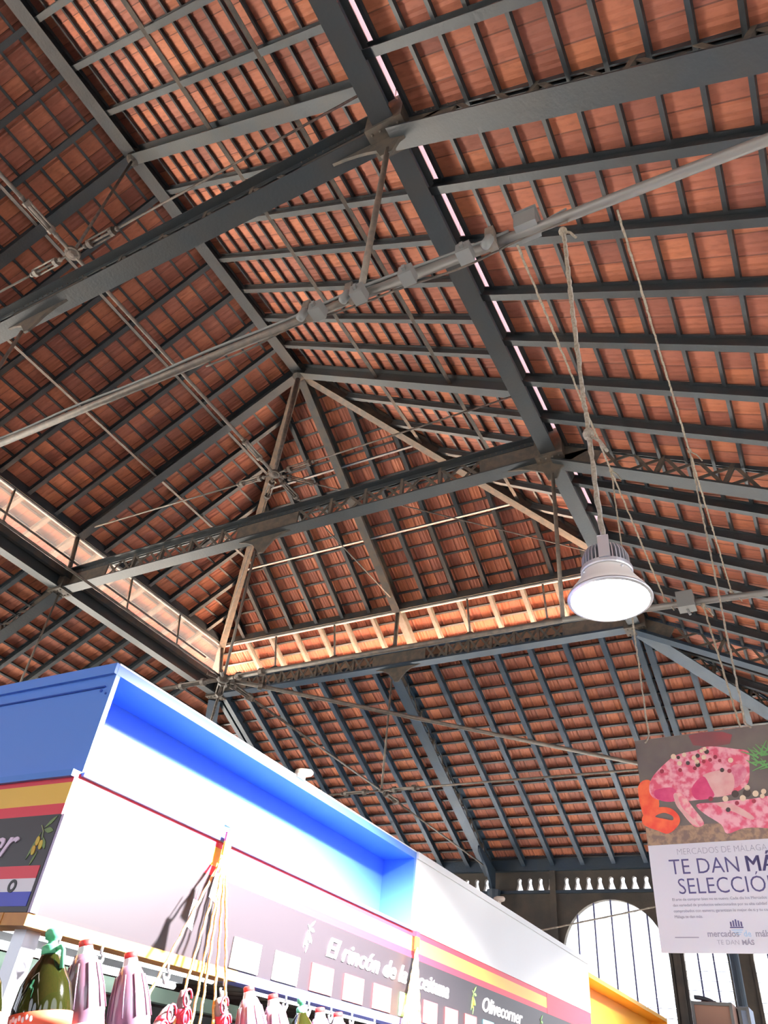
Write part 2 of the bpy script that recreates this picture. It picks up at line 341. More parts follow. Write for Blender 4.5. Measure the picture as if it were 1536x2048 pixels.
# ------------------------------------------------------------------ upper trusses: king posts and rods with turnbuckles
def turnbuckle(parent, p, q, at, L=.42, r=.05, m=ROD):
    d = (V(q) - V(p)).normalized(); c = V(p) + d * at; _, s, t = frame(p, q)
    bm = B()
    for sg in (-1, 1):
        tube(bm, [c + s * r * sg - d * L / 2, c + s * r * sg + d * L / 2], .014, 6)
        e = c + d * sg * L / 2; tube(bm, [e - d * .03, e + d * .03], .062, 8)
        ball(bm, e + d * sg * .09, .038, u=8, v=5)
    obj('turnbuckle', bm, m, parent)
def tie(p, q, r, label, m=ROD, tb=None, name='tie_rod', fork=.0, group=None):
    o = empty(name, V(p), label=label, cat='rod', group=group)
    rod('bar', [p, q], r, m, o)
    for a in (tb or []):
        turnbuckle(o, p, q, a if a > 0 else (V(q) - V(p)).length + a, m=m)
    return o
for nm, y in (('near', Y1), ('apex', Y2)):
    Q = V((XC, y, HQ))
    kp = empty('king_post', (XC, y, ZR - .3), label=f'iron king post hanging from the {nm} ridge joint to its rod node', cat='post')
    rod('shaft', [(XC, y, ZR - .3), Q + V((0, 0, .08))], [.055, .035] if nm == 'apex' else [.022, .022], RODD, kp)
    bm = B(); ball(bm, Q, .085, (1, 1, .7)); lathe(bm, [(.11, -.02), (.11, .02)], Q, n=12); obj('node', bm, RODD, kp, smooth=False)
    for side, xe in (('left', EL), ('right', ER)):
        tie(Q, (xe + (.1 if side == 'left' else -.1), y, H2 + .05), .016, f'thin {side} tie rod from the {nm} king post up to the eave', ROD if side == 'left' else RODD, [.55], group='upper tie rods')
tie((XC, Y2, HQ), (XC, Y1, HQ), .03, 'lengthwise rod joining the two king post nodes', ROD, [.7])
tie((XC, Y1, HQ), (XC, YB, HQ), .03, 'lengthwise rod from the near king post toward the viewer', ROD, [.6])
Q = V((XC, Y2, HQ))
for side, xe in (('left', EL), ('right', ER)):
    tie(Q, (xe, Y3 - .1, H2), .013, f'thin diagonal brace rod from apex node to {side} far corner', RODD, [.5], group='apex brace rods')
tie(Q, (XC, Y3 - .05, H2 + .05), .013, 'thin brace rod from apex node to the middle of the far eave', RODD, [.5])

# ------------------------------------------------------------------ lattice girders
def girder(p, q, depth, width, nb, label, name='lattice_girder', ends=(.9, .9), mid=0, gus=(), m1=STEEL, m2=LATT, group=None, haunch=()):
    p, q = V(p), V(q); d, s, t = frame(p, q); L = (q - p).length; h = depth / 2
    o = empty(name, p, label=label, cat='girder', group=group)
    for nm, sg in (('top_chord', 1), ('bottom_chord', -1)):
        bm = B(); a, b = p + t * sg * (h - .01), q + t * sg * (h - .01)
        sweep(bm, a, b, rect(width, .022)); 
        for ss in (-1, 1): sweep(bm, a - t * sg * .045 + s * ss * .022, b - t * sg * .045 + s * ss * .022, rect(.014, .08))
        obj(nm, bm, m1, o)
    def web(a, b, nm='web_plate'):
        bm = B(); sweep(bm, p + d * a, p + d * b, rect(.03, depth - .04)); 
        n = max(2, int((b - a) / .09))
        for i in range(n + 1):
            for sg in (-1, 1):
                for ss in (-1, 1): ball(bm, p + d * (a + (b - a) * i / n) + t * sg * (h - .055) + s * ss * .03, .013, u=6, v=4)
        obj(nm, bm, m2, o)
    spans = []; a0 = ends[0]; b0 = L - ends[1]
    if ends[0]: web(0, ends[0])
    if ends[1]: web(L - ends[1], L)
    if mid: web(L / 2 - mid / 2, L / 2 + mid / 2); spans = [(a0, L / 2 - mid / 2), (L / 2 + mid / 2, b0)]
    else: spans = [(a0, b0)]
    for a, b in spans:
        n = max(1, int(round((b - a) / nb))); st = (b - a) / n
        for i in range(n):
            for k_, (za, zb) in enumerate(((-1, 1), (1, -1))):
                pa = p + d * (a + i * st) + t * za * (h - .05); pb = p + d * (a + (i + 1) * st) + t * zb * (h - .05)
                if seenseg(pa, pb): bar('lattice_bar', pa + s * (.02 * (1 if k_ else -1)), pb + s * (.02 * (1 if k_ else -1)), rect(.012, .045), m2, o, up=s.cross(pb - pa))
            if i % 2 == 0 and i: bar('stiffener', p + d * (a + i * st) - t * h * .9, p + d * (a + i * st) + t * h * .9, rect(.06, .05), m2, o, up=d)
    for g in gus:                # hanging gusset triangle with curved sides under the bottom chord
        pts = [(-.55, 0), (-.38, -.04), (-.22, -.12), (-.1, -.26), (-.05, -.34), (.05, -.34), (.1, -.26), (.22, -.12), (.38, -.04), (.55, 0), (.55, .1), (-.55, .1)]
        plate('gusset', [pts], .03, p + d * g - t * h, d, t, m2, o)
    for g, lo, hi in haunch:
        pts = [(lo, .02)] + [(lo * (1 - k / 6), -.30 * (k / 6) ** 2) for k in range(1, 6)] + [(-.06, -.38), (.06, -.38)] + [(hi * (k / 6), -.30 * (1 - k / 6) ** 2) for k in range(1, 6)] + [(hi, .02)]
        plate('haunch', [pts], .03, p + d * g - t * h, d, t, m2, o)
    return o
GD = .46
for nm, y in (('near', Y1), ('middle', Y2)):
    girder((XL + .1, y, H1), (XR - .1, y, H1), GD, .24, .34, f'{nm} lattice girder crossing the nave below the raised roof', mid=1.3, gus=((XR - XL - .2) / 2,), ends=(1.1, 1.0),
           group='cross girders', haunch=((XR - XL - .2 + .1, -.75, .7),))
girder((XL + .1, Y3, H1), (XR - .1, Y3, H1), GD, .24, .26, 'far lattice girder under the bright end opening', mid=1.3, gus=((XR - XL - .2) / 2,), ends=(.8, 1.3), m1=STEELB, group='cross girders')
# longitudinal girders (both sides)
for side, x in (('right', XR), ('left', XL)):
    o = empty('eave_girder', (x, YB, H1), label=f'long plate girder carrying the {side} side windows of the raised roof', cat='girder')
    bm = B(); sweep(bm, (x, YB, H1), (x, Y3, H1), ibeam(.2, .40, .025, .05)); obj('beam', bm, STEEL, o)
    bm = B(); sweep(bm, (x, YB, H1 - .215), (x, Y3, H1 - .215), rect(.22, .02)); obj('bottom_flange', bm, STEEL, o)
    if side == 'left':
        bm = B(); sweep(bm, (x + .16, YB, H1 + .06), (x + .16, Y3, H1 + .06), rect(.1, .12)); obj('ledge', bm, STEELD, o)
# sloped principal girders of the lower roofs
def lowg(p, q, label, m1=STEEL): girder(V(p) - V((0, 0, .06)), V(q) - V((0, 0, .06)), .42, .24, .42, label, ends=(.6, .3), m1=m1, name='sloped_girder', group='sloped lattice girders')
lowg((XR + .12, Y1, H1 - .07), (XR + hx, Y1, HW), 'sloped lattice girder on right lower roof nearest the viewer')
lowg((XR + .12, Y2, H1 - .07), (XR + hx, Y2, HW), 'sloped lattice girder on right lower roof at the middle girder')
lowg((XR + .1, Y3, H1 - .07), (XR + hx, Y3, HW), 'sloped lattice girder on right lower roof at the far girder', STEELB)
lowg((XL - .12, Y2, H1 - .07), (XL - hx, Y2, HW), 'sloped lattice girder on left lower roof at the middle girder')
lowg((XC, Y3 + .1, H1 - .07), (XC, YW - .1, HW), 'sloped lattice girder down the far lower slope to the wall', STEELB)
for sg, xx, side in ((1, XR, 'right'), (-1, XL, 'left')):
    girder((xx + .1 * sg, Y3 + .1, H1 - .12), (xx + hx * sg, YW - .1, HW), .4, .3, .42, f'broad blue hip girder from the {side} corner out over the lower roof', ends=(.8, .3), m1=STEELB, name='hip_girder')
# haunch brackets where girders meet the columns of the structure
for nm, y in (('near', Y1), ('middle', Y2), ('far', Y3)):
    for side, x in (('right', XR), ('left', XL)):
        if not seen((x, y, H1)): continue
        bm = B(); box(bm, (x - .2, y - .16, H1 - .27), (x + .2, y + .16, H1 + .22))
        for a in (-.14, -.05, .05, .14):
            for b in (-.1, .1): ball(bm, (x + a, y + b, H1 - .275), .018, u=6, v=4)
        obj('girder_joint', bm, LATT, label=f'riveted joint box at the {nm} end of crossing girders, {side} side', cat='joint', group='girder joints')
# ------------------------------------------------------------------ clerestory: eave beams, posts, glazing
zt = H2 - .1
for side, x in (('left', EL), ('right', ER)):
    o = empty('eave_beam', (x, YB, H2), label=f'dark eave beam above the {side} row of roof windows', cat='beam')
    bar('beam', (x, YB, H2 - .02), (x, Y3, H2 - .02), rect(.14, .17), STEEL, o); bar('white_strip', (x, YB, H2 - .125), (x, Y3, H2 - .125), rect(.05, .035), WHITEM, o, label='white strip')
o = empty('eave_beam', (EL, Y3, H2), label='dark eave beam above the bright end opening', cat='beam')
bar('beam', (EL, Y3, H2 - .02), (ER, Y3, H2 - .02), rect(.14, .17), STEELD, o); bar('white_strip', (EL, Y3, H2 - .125), (ER, Y3, H2 - .125), rect(.05, .035), WHITEM, o, label='white strip')
def post(x, y, x2, y2, label, big=False):
    if not seen((x, y, H1 + .5)): return
    o = empty('window_post', (x, y, H1 + .2), label=label, cat='post', group='posts of the roof windows')
    r = .05 if big else .026
    rod('shaft', [(x, y, H1 + .22), (x2, y2, H2 - .1)], r, LATT if big else ROD, o, n=6)
    bm = B(); lathe(bm, [(.16, 0), (.15, .03), (.09, .09), (.04, .13)], (x, y, H1 + .2), n=10); obj('foot', bm, LATT, o)
for i in range(0, 8):
    y = Y3 - (Y3 - Y2) / 3 * i
    if i == 0: continue
    big = i % 3 == 0
    post(XL, y, EL, y, f'post between left roof windows, {ORD[i-1]} from the far corner' + (', thick one' if big else ''), big)
for i in range(0, 7):
    x = XL + (XR - XL) * i / 6 if i not in (3,) else XC
    x2 = EL + (ER - EL) * i / 6
    post(x, Y3, x2, Y3, f'post in the bright end opening, {ORD[i]} from the left corner' + (', thick corner one' if i == 0 else ''), i in (0, 3))
rod('pipe', [(XL + .22, YB, H1 + .36), (XL + .22, Y3 - .9, H1 + .36)], .022, RODD, label='thin pipe running along the sill of the left roof windows', cat='pipe')
def pane(n, x, x2, ya, yb, m):
    bm = B(); a = [bm.verts.new(p) for p in ((x, ya, H1 + .24), (x, yb, H1 + .24), (x2, yb, H2 - .14), (x2, ya, H2 - .14))]; bm.faces.new(a)
    o = obj('window_%d' % n, bm, m, kind='structure'); s = o.modifiers.new('t', 'SOLIDIFY'); s.thickness = .006
    return o
n = 1
for i in range(8):
    ya, yb = Y3 - (Y3 - Y2) / 3 * (i + 1), Y3 - (Y3 - Y2) / 3 * i
    tag(pane(n, XL - .02, EL - .02, ya + .03, yb - .03, HAZE), 'hazy glass pane in the left row of roof windows'); n += 1
for i in range(12):
    ya, yb = Y3 - (Y3 - Y2) / 3 * (i + 1), Y3 - (Y3 - Y2) / 3 * i
    tag(pane(n, XR + .02, ER + .02, ya + .01, yb - .01, FROST), 'white pane in the right row of roof windows'); n += 1

# ------------------------------------------------------------------ lower tie rods
TQ = {1: V((XC, Y1, HT)), 2: V((XC, Y2, HT)), 3: V((XC, Y3, HT))}
for k, y, nm in ((1, Y1, 'near'), (2, Y2, 'middle'), (3, Y3, 'far')):
    p = V((XC, y, HT)); 
    rr = .035 if k < 3 else .02
    tie(p, (XR, y, HT), rr, f'{nm} horizontal tie rod, nave half, below the {nm} girder', ROD, [.5] if k > 1 else None, group='lower tie rods')
    tie(p, (XL, y, HT), rr, f'{nm} horizontal tie rod, left half, below the {nm} girder', ROD, [.6] if k > 1 else None, group='lower tie rods')
    if k < 3: tie((XR, y, HT), (XWR, y, HT - .22), .038, f'{nm} tie rod continuing right toward the side wall', mat('galvanised_rod', (.19, .185, .18), .45, .2), group='lower tie rods') 
    for x, sd in ((XR, 'right'), (XC, 'centre')):
        if k == 3 and x == XR: continue
        if seenseg((x, y, H1 - .5), (x, y, HT)):
            rod('hanger_rod', [(x, y, H1 - .5), (x, y, HT)], .028 if x == XR else .022, ROD, label=f'upright hanger rod under the {sd} of the {nm} girder', cat='rod', group='hanger rods')
rod('hanger_rod', [(XL, Y2, H1 - .3), (XL, Y2, HT)], .02, ROD, label='upright hanger rod under the left end of the middle girder', cat='rod', group='hanger rods')
tie(TQ[2], TQ[3], .02, 'lengthwise rod between the middle and far rod nodes', RODD, [.45])
tie(TQ[3], (XC, YW - .3, HT - .05), .018, 'lengthwise rod from the far node to the end wall', RODD, [.4])
tie(TQ[2], (XR + .05, Y3, HT), .032, 'thick diagonal bracing rod crossing below the far slope', ROD, [.35])
tie(TQ[2], (XL - .05, Y3, HT), .024, 'diagonal bracing rod toward the left far corner', RODD, [.35])
tie(TQ[2], TQ[1], .018, 'lengthwise rod between the near and middle rod nodes', RODD)
for k in (2, 3):
    bm = B(); ball(bm, TQ[k], .11 if k == 2 else .06, (1, 1, .6)); 
    if k == 2:
        for a in range(6): tube(bm, [TQ[k], TQ[k] + V((math.cos(a * 1.05), math.sin(a * 1.05), 0)) * .26], .03, 6)
    obj('rod_node', bm, RODD, label='iron node where the %s lower rods meet' % ('middle' if k == 2 else 'far'), cat='joint')
# conduits, boxes and lamps clamps on the near tie rod
CY = Y1 - .09
GALV = bpy.data.materials.get('galvanised_rod')
def hz(x): return HT - .22 * max(0, (x - XR)) / (XWR - XR)
rod('conduit', [(x, CY + .055 + .008 * math.sin(x * 4), hz(x) + .035) for x in [XC + i * .16 for i in range(0, 41)]], .014, GREYM, label='grey cable conduit strapped along the near tie rod', cat='conduit')
rod('cable', [(x, CY + .12 + .02 * math.sin(x * 3), hz(x) - .045 + .02 * math.sin(x * 6.5)) for x in [-3.6 + i * .1 for i in range(0, 32)]], .009, RODD, label='dark loose cable sagging along the near tie rod', cat='cable')
for i, x in enumerate((-2.38, -2.02, -1.62, -1.18)):
    bm = B(); z = hz(x) - .12; box(bm, (x - .05, CY - .05, z - .05), (x + .05, CY + .06, z + .05)); tube(bm, [(x, CY, z + .05), (x, CY, z + .12)], .012, 6)
    box(bm, (x - .012, CY - .075, z - .02), (x + .012, CY - .05, z + .02))
    obj('junction_box', bm, GREYM, label=f'small grey box clamped to the near tie rod, {ORD[i]} from the left', cat='junction box', group='small boxes on the near rod')
for i, x in enumerate((-2.5, -2.12, -1.0)):
    o = empty('floodlight', (x, CY, hz(x)), label=f'small cylindrical fixture under the near tie rod, {ORD[i]} from the left', cat='light fixture', group='small fixtures on the near rod')
    bm = B(); lathe(bm, [(.024, .02), (.033, 0), (.035, -.09), (.016, -.105)], (x, CY, hz(x) - .06), axis=(.35, .1, 1), n=14); obj('housing', bm, GREYM, o, smooth=True)
    bm = B(); box(bm, (x - .03, CY - .02, hz(x) - .07), (x + .03, CY + .1, hz(x) + .05)); obj('clamp', bm, ROD, o)
bx = -.76
bm = B(); box(bm, (bx - .075, Y1 - .08, hz(bx) - .02), (bx + .075, Y1 + .06, hz(bx) + .13)); box(bm, (bx - .085, Y1 - .09, hz(bx) + .13), (bx + .085, Y1 + .07, hz(bx) + .145)); tube(bm, [(bx + .075, Y1, hz(bx) + .03), (bx + .16, Y1, hz(bx) + .06), (bx + .27, Y1 - .02, hz(bx) + .05)], .008, 6)
obj('junction_box', bm, GREYM, label='larger grey junction box on the near tie rod beside the ropes', cat='junction box')
bx = -.67
bm = B(); box(bm, (bx - .09, Y2 - .1, hz(bx) - .09), (bx + .09, Y2 + .05, hz(bx) + .11)); tube(bm, [(bx, Y2 - .02, hz(bx) - .09), (bx + .02, Y2 - .02, hz(bx) - .16)], .015, 6)
obj('junction_box', bm, GREYM, label='grey junction box on the middle tie rod right of the lamp', cat='junction box')
# ------------------------------------------------------------------ ropes
ROPE = mat('hemp_rope', (.40, .36, .29), .9, 0, 1, (.26, .22, .17), 60, .5, 200)
def rope(pts, r, label, amp=.004, knots=(), group=None, m=ROPE):
    o = empty('rope', pts[0], label=label, cat='rope', group=group); P = []
    pts = [V(p) for p in pts]
    for a, b in zip(pts, pts[1:]):
        n = max(4, int((b - a).length / .035)); 
        for i in range(n): P.append(a.lerp(b, i / n) + V((random.uniform(-amp, amp), random.uniform(-amp, amp), 0)))
    P.append(pts[-1]); bm = B(); tube(bm, P, [r * random.uniform(.8, 1.2) for _ in P], 6); obj('cord', bm, m, o, smooth=True)
    for k_ in knots:
        bm = B(); ball(bm, V(k_), r * 2.6, (1, 1, 1.3)); tube(bm, [V(k_), V(k_) + V((.05, -.02, -.08)), V(k_) + V((.08, -.02, -.16))], r * .8, 5); obj('knot', bm, m, o, smooth=True)
    return o
zl = 1.6
A_, B_ = V((-.837, Y1, 6.10)), V((-.889, Y2, 6.30)); C_, D_ = V((-.184, Y1, 6.04)), V((-.193, Y2, 6.27)); E_ = V((-.532, 2.592, 6.086))
rope([A_, A_.lerp(B_, .5) - V((0, 0, .0)), B_], .009, 'slack rope strung between the two tie rods on the left', .003, [B_])
rope([C_, C_.lerp(D_, .58) , D_], .008, 'slack rope strung between the two tie rods on the right', .003, [D_])
PL, PR = V((-.855, 5.107, 3.69)), V((-.235, 5.061, 3.696))
mpl = A_.lerp(B_, .503); mpr = C_.lerp(D_, .494)
rope([mpl, PL + V((0, 0, .02)), PL + V((-.03, -.012, -.03))], .007, 'left drop rope holding the hanging meat poster', .003, [mpl])
rope([mpr, PR + V((0, 0, .02)), PR + V((.03, -.012, -.02))], .007, 'right drop rope holding the hanging meat poster', .003, [mpr])
rope([(-.505, Y2, 6.19), (-.38, Y2, 4.4)], .010, 'rope dropping from middle tie rod behind the poster', .004, [V((-.505, Y2, 6.15))])
LP = V((-.512, 2.594, 0))
rope([E_, (-.53, 2.592, 4.9), (LP.x, LP.y, 3.56)], .011, 'knotted pale rope the bell lamp hangs from', .003, [V((-.532, 2.592, 6.05)), V((-.52, 2.592, 4.2))])
rope([E_ + V((.012, 0, 0)), (-.52, 2.6, 4.5), (LP.x + .01, LP.y, 3.57)], .005, 'thin electric cord twisted down to the bell lamp', .0035, m=mat('cord_white', (.5, .48, .43), .7))
# ------------------------------------------------------------------ bell lamp
ALU = mat('cast_aluminium', (.62, .62, .66), .35, .6); ALUW = mat('spun_reflector', (.86, .82, .76), .45, .0)
LENS = emit('lit_lens', (1, .985, .96), 60)
lz = 3.262
def bell(loc, label, watts=4600):
    o = empty('bell_lamp', loc, label=label, cat='lamp'); x, y, z = loc
    bm = B(); prof = [(.160, -.012), (.164, -.004), (.162, .006), (.147, .03), (.125, .062), (.108, .09), (.102, .105), (.10, .112)]
    lathe(bm, prof, loc, n=48); obj('reflector', bm, ALUW, o, smooth=True)
    bm = B(); lathe(bm, [(.154, -.016), (.155, -.0135)], loc, n=48); obj('lens', bm, LENS, o)
    bm = B(); lathe(bm, [(.166, -.014), (.169, -.007), (.166, .0)], loc, n=48); obj('rim', bm, ALU, o, smooth=True)
    bm = B(); lathe(bm, [(.103, .112), (.106, .118), (.106, .134), (.096, .138)], loc, n=40); obj('collar', bm, ALU, o)
    bm = B(); lathe(bm, [(.058, .138), (.058, .235), (.05, .24)], loc, n=24)
    for k_ in range(36):
        a = k_ * math.tau / 36; c, s = math.cos(a), math.sin(a); p = V((x + c * .074, y + s * .074, z + .138)); q = V((x + c * .07, y + s * .07, z + .228))
        v = []
        for (rr, zz) in ((.056, .138), (.099, .138), (.097, .19), (.084, .222), (.056, .234)):
            for w in (-.0025, .0025): v.append(bm.verts.new((x + c * rr - s * w, y + s * rr + c * w, z + zz)))
        bm.faces.new(v[0::2]); bm.faces.new(v[1::2][::-1])
        for i in range(5): bm.faces.new((v[2 * i], v[(2 * i + 2) % 10], v[(2 * i + 3) % 10], v[2 * i + 1]))
    obj('heat_sink', bm, ALU, o)
    bm = B(); sweep(bm, (x + .02, y - .105, z + .13), (x + .02, y - .1, z + .24), rect(.045, .01), (0, 1, 0)); sweep(bm, (x + .02, y - .1, z + .24), (x, y, z + .275), rect(.045, .008)); sweep(bm, (x, y, z + .275), (x, y + .1, z + .24), rect(.045, .008)); sweep(bm, (x, y + .1, z + .24), (x, y + .105, z + .13), rect(.045, .01), (0, 1, 0))
    obj('bracket', bm, ALU, o)
    bm = B(); P = [V((x + .02 * math.cos(a * .6), y, z + .295 + .022 * math.sin(a * .6))) for a in range(11)]; tube(bm, P, .005, 6); obj('eye_ring', bm, ALU, o, smooth=True)
    bm = B(); 
    for a in (.8, 2.4, 4.0, 5.5): ball(bm, (x + .112 * math.cos(a), y + .112 * math.sin(a), z + .088), .006, u=6, v=4)
    obj('screw', bm, ALU, o)
    ld = bpy.data.lights.new('lamp_light', 'SPOT'); ld.energy = watts; ld.spot_size = math.radians(146); ld.spot_blend = .35; ld.shadow_soft_size = .12; ld.color = (1, .985, .96)
    lo = bpy.data.objects.new('lamp_light', ld); C.objects.link(lo); lo.location = (x, y, z - .05)
    return o
bell(V((LP.x, LP.y, lz)), 'lit aluminium bell lamp hanging on a rope')

# ------------------------------------------------------------------ far wall with arched windows
def arch(cx, w, z0, ztop, n=20):
    r = w / 2; zs = ztop - r
    return [(cx - r, z0), (cx + r, z0)] + [(cx + r * math.cos(math.pi * k / n), zs + r * math.sin(math.pi * k / n)) for k in range(n + 1)]
def bell_hole(cx, z0, h):
    P = [(-.085, 0), (.085, 0), (.06, .07), (.042, .13)] + [(.052 * math.cos(a), .19 + .052 * math.sin(a)) for a in [(-.6 + k * .55) for k in range(8)]] + [(-.042, .13), (-.06, .07)]
    return [(cx + x * 1.02, z0 + y * h / .245) for x, y in P]
YG = YW + .02
PRX = [XC - 10.2, XC - 5.1, XC, XC + 5.1 + .1, XWR]
holes = []; arches = []; bells = []
for m0 in (XC + .13 - 5.1, XC + .13, XC + .13 + 5.1):
    c = m0 + 2.70
    arches += [(c, 2.33, 1.0, 5.604, 1), (c - 1.9, .9, 1.0, 4.92, 0), (c + 1.86, .9, 1.0, 4.92, 0)]
    bells += [m0 + .33 + .43 + i * .262 - .2 for i in range(4)] + [c - .98 + i * .262 for i in range(8)] + [c + 1.22 + .1 + i * .262 for i in range(4)]
holes = [arch(*a[:4]) for a in arches] + [bell_hole(x, 5.79, .27) for x in bells]
plate('wall_far', [[(XWL, 0), (XWR, 0), (XWR, HW + .05), (XWL, HW + .05)]] + holes, .12, (0, YG + .06, 0), (1, 0, 0), (0, 0, 1), WALL, kind='structure', label='dark end wall with arched windows')
bar('trim_1', (XWL, YW - .04, HW + .06), (XWR, YW - .04, HW + .06), rect(.16, .36), STEELB, kind='structure', label='dark wall plate beam along the top of the far wall')
bar('trim_2', (XWL, YW - .01, 5.74), (XWR, YW - .01, 5.74), rect(.07, .06), STEELB, kind='structure', label='thin ledge below the row of small openings')
FR = mat('window_bar_paint', (.10, .10, .22), .5)
def window(nr, cx, w, z0, zt, big):
    o = empty('window_%d' % nr, (cx, YG, z0), kind='structure', label='tall arched window with vertical bars in the far wall' if big else 'narrow arched louvred window beside a larger one')
    r = w / 2; zs = zt - r
    plate('pane', [arch(cx, w - .02, z0 + .01, zt - .01)], .008, (0, YG + .07, 0), (1, 0, 0), (0, 0, 1), PANE, o)
    plate('window_frame', [arch(cx, w + .06, z0 - .03, zt + .03, 28), arch(cx, w - .05, z0 + .03, zt - .03, 28)], .16, (0, YG + .06, 0), (1, 0, 0), (0, 0, 1), WALL, o)
    n = 6 if big else 3
    for i in range(1, n):
        x = cx - r + w * i / n; zz = zs + math.sqrt(max(0, r * r - (x - cx) ** 2))
        bar('glazing_bar', (x, YG + .03, z0), (x, YG + .03, zz), rect(.032, .04), FR, o, up=(0, 1, 0))
    bm = B(); z = z0 + .2
    while z < (3.9 if big else zs + .1):
        sweep(bm, (cx - r, YG + .09, z), (cx + r, YG + .09, z), [(-.04, -.012), (.04, -.03), (.04, -.02), (-.04, -.002)]); z += .17
    obj('louvre_slats', bm, mat('louvre_glass', (.75, .76, .82), .3), o)
nw = n
for i, a in enumerate(arches):
    if seen((a[0] - a[1] / 2, YG, a[3] - .5), (a[0] + a[1] / 2, YG, a[3] - .5), (a[0], YG, 2.5), m=60): window(nw, a[0], a[1], a[2], a[3], a[4]); nw += 1
# cast iron columns on the far wall
for x, nm in ((XC + .12, 'left'), (XR + .06, 'right')):
    o = empty('column', (x, YW - .22, 0), label=f'dark iron column against the far wall, {nm} of the big arch', cat='column', group='columns on the far wall')
    bm = B(); lathe(bm, [(.15, 0), (.15, .3), (.1, .36), (.095, 5.2), (.15, 5.3), (.13, 5.36), (.17, 5.75)], (x, YW - .22, 0), n=14); obj('shaft', bm, STEELB, o, smooth=False)
    plate('bracket', [[(0, 0), (0, -.9), (-.1, -.9), (-.2, -.45), (-.55, -.1), (-1.0, .18), (-1, .3)]], .06, (x, YW - .18, HW - .1), (0, 1, 0), (0, 0, 1), STEELB, o)
for x in (XC + .13 + 1.4, XC + .13 + 4.0):
    bar('trim_3', (x, YW - .02, 1), (x, YW - .02, HW - .1), rect(.14, .06), WALL, up=(0, 1, 0), kind='structure', label='flat pilaster strip on the far wall')
# floor, ground, remaining walls
bm = B(); box(bm, (XWL - .3, -8, -.1), (XWR + .3, YW + .2, 0)); obj('floor', bm, FLOOR, kind='structure', label='pale market hall floor')
bm = B(); box(bm, (-60, -50, -.3), (60, 70, -.12)); obj('ground', bm, mat('asphalt_paving', (.025, .025, .026), .9), kind='structure', label='sunlit street paving outside')
bm = B(); box(bm, (-45, -30, -.12), (XWL - .5, 40, -.10)); obj('ground', bm, mat('added_bounce_ground', (.17, .165, .16), .9), kind='structure', label='pale ground added left of the hall to bounce light upward')  # unseen pale ground, added to throw sunlight up onto the right slopes
def sidewall(nm, x):
    lo = [[(-8, 0), (YW, 0), (YW, HW + .1), (-8, HW + .1)]]
    y = -6.6
    while y < YW - 2.5:
        lo.append([(a, b) for a, b in arch(y + 1.3, 2.3, 2.2, 5.6)]); y += 3.4
    plate(nm, lo, .2, (x, 0, 0), (0, 1, 0), (0, 0, 1), WALL, kind='structure', label=f'{nm[5:]} side wall of the hall with arched openings')
plate('wall_back', [[(XWL - .3, 0), (XWR + .3, 0), (XWR + .3, 14), (XWL - .3, 14)]] + [arch(XWL + 2.2 + 3.2 * i, 2.5, 1.2, 5.8) for i in range(6)], .2, (0, -8.2, 0), (1, 0, 0), (0, 0, 1), WALL, kind='structure', label='back wall behind the viewer, arched openings added for fill light')  # unseen openings, added so daylight fills the sides facing the viewer
sidewall('wall_right', XWR + .2); sidewall('wall_left', XWL - .2)

# ------------------------------------------------------------------ market stalls
X0, K0 = -1.917, 1.502
def paint(n, c, r=.35, **k): return mat(n, c, r, **k)
BLUE = paint('blue_fascia', (.10, .25, .72), .38); YEL = paint('ochre_fascia', (.80, .40, .03), .4); RED = paint('sign_red', (.72, .03, .06), .35)
SYEL = paint('sign_yellow', (.85, .50, .07), .35); BOARD = paint('sign_charcoal', (.028, .022, .027), .38); LBLUE = paint('blue_ledge', (.07, .22, .66), .35)
SWHITE = paint('sign_white', (.82, .76, .82), .4); SBLUE = paint('flag_blue', (.05, .06, .50), .35); ORNG = paint('orange_wood_rail', (.62, .27, .05), .4, noise=1, col2=(.5, .2, .04), scale=12)
VIO = paint('violet_rail', (.11, .12, .42), .4); BROWN = paint('brown_slats', (.13, .075, .06), .5, noise=1, col2=(.08, .045, .04), scale=20)
LETTER = paint('letter_white', (.9, .86, .9), .4); PINK = paint('letter_pink', (.80, .62, .78), .4); BLACK = paint('black_print', (.02, .018, .02), .4)
LEAF = paint('olive_leaf_green', (.17, .24, .09), .6); OLV = paint('olive_yellow', (.52, .48, .05), .5, noise=1, col2=(.65, .38, .05), scale=30); STEMM = paint('stem_green', (.28, .32, .16), .6)
INT = paint('stall_interior', (.55, .58, .60), .5)
def bx_(name, lo, hi, m, parent, **k):
    bm = B(); box(bm, lo, hi); return obj(name, bm, m, parent, **k)
def fascia_box(parent, ya, yb, zt, zb, d, m, lip=.034, first=False):
    """recessed box fascia on the aisle side: top lip, bottom ledge, cheeks at both ends, panel set back by d"""
    bx_('fascia_panel', (X0 - d - .02, ya + .02, zb), (X0 - d, yb - .02, zt - .01), m, parent)
    bx_('top_lip', (X0 - d - .02, ya, zt - lip), (X0, yb, zt), m, parent)
    bx_('bottom_ledge', (X0 - d, ya, zb - .012), (X0 + .012, yb, zb), m, parent)
    for y in ((yb - .02,) if first else (ya, yb - .02)): bx_('end_cheek', (X0 - d - .02, y, zb), (X0 - .001, y + .02, zt - lip), m, parent)
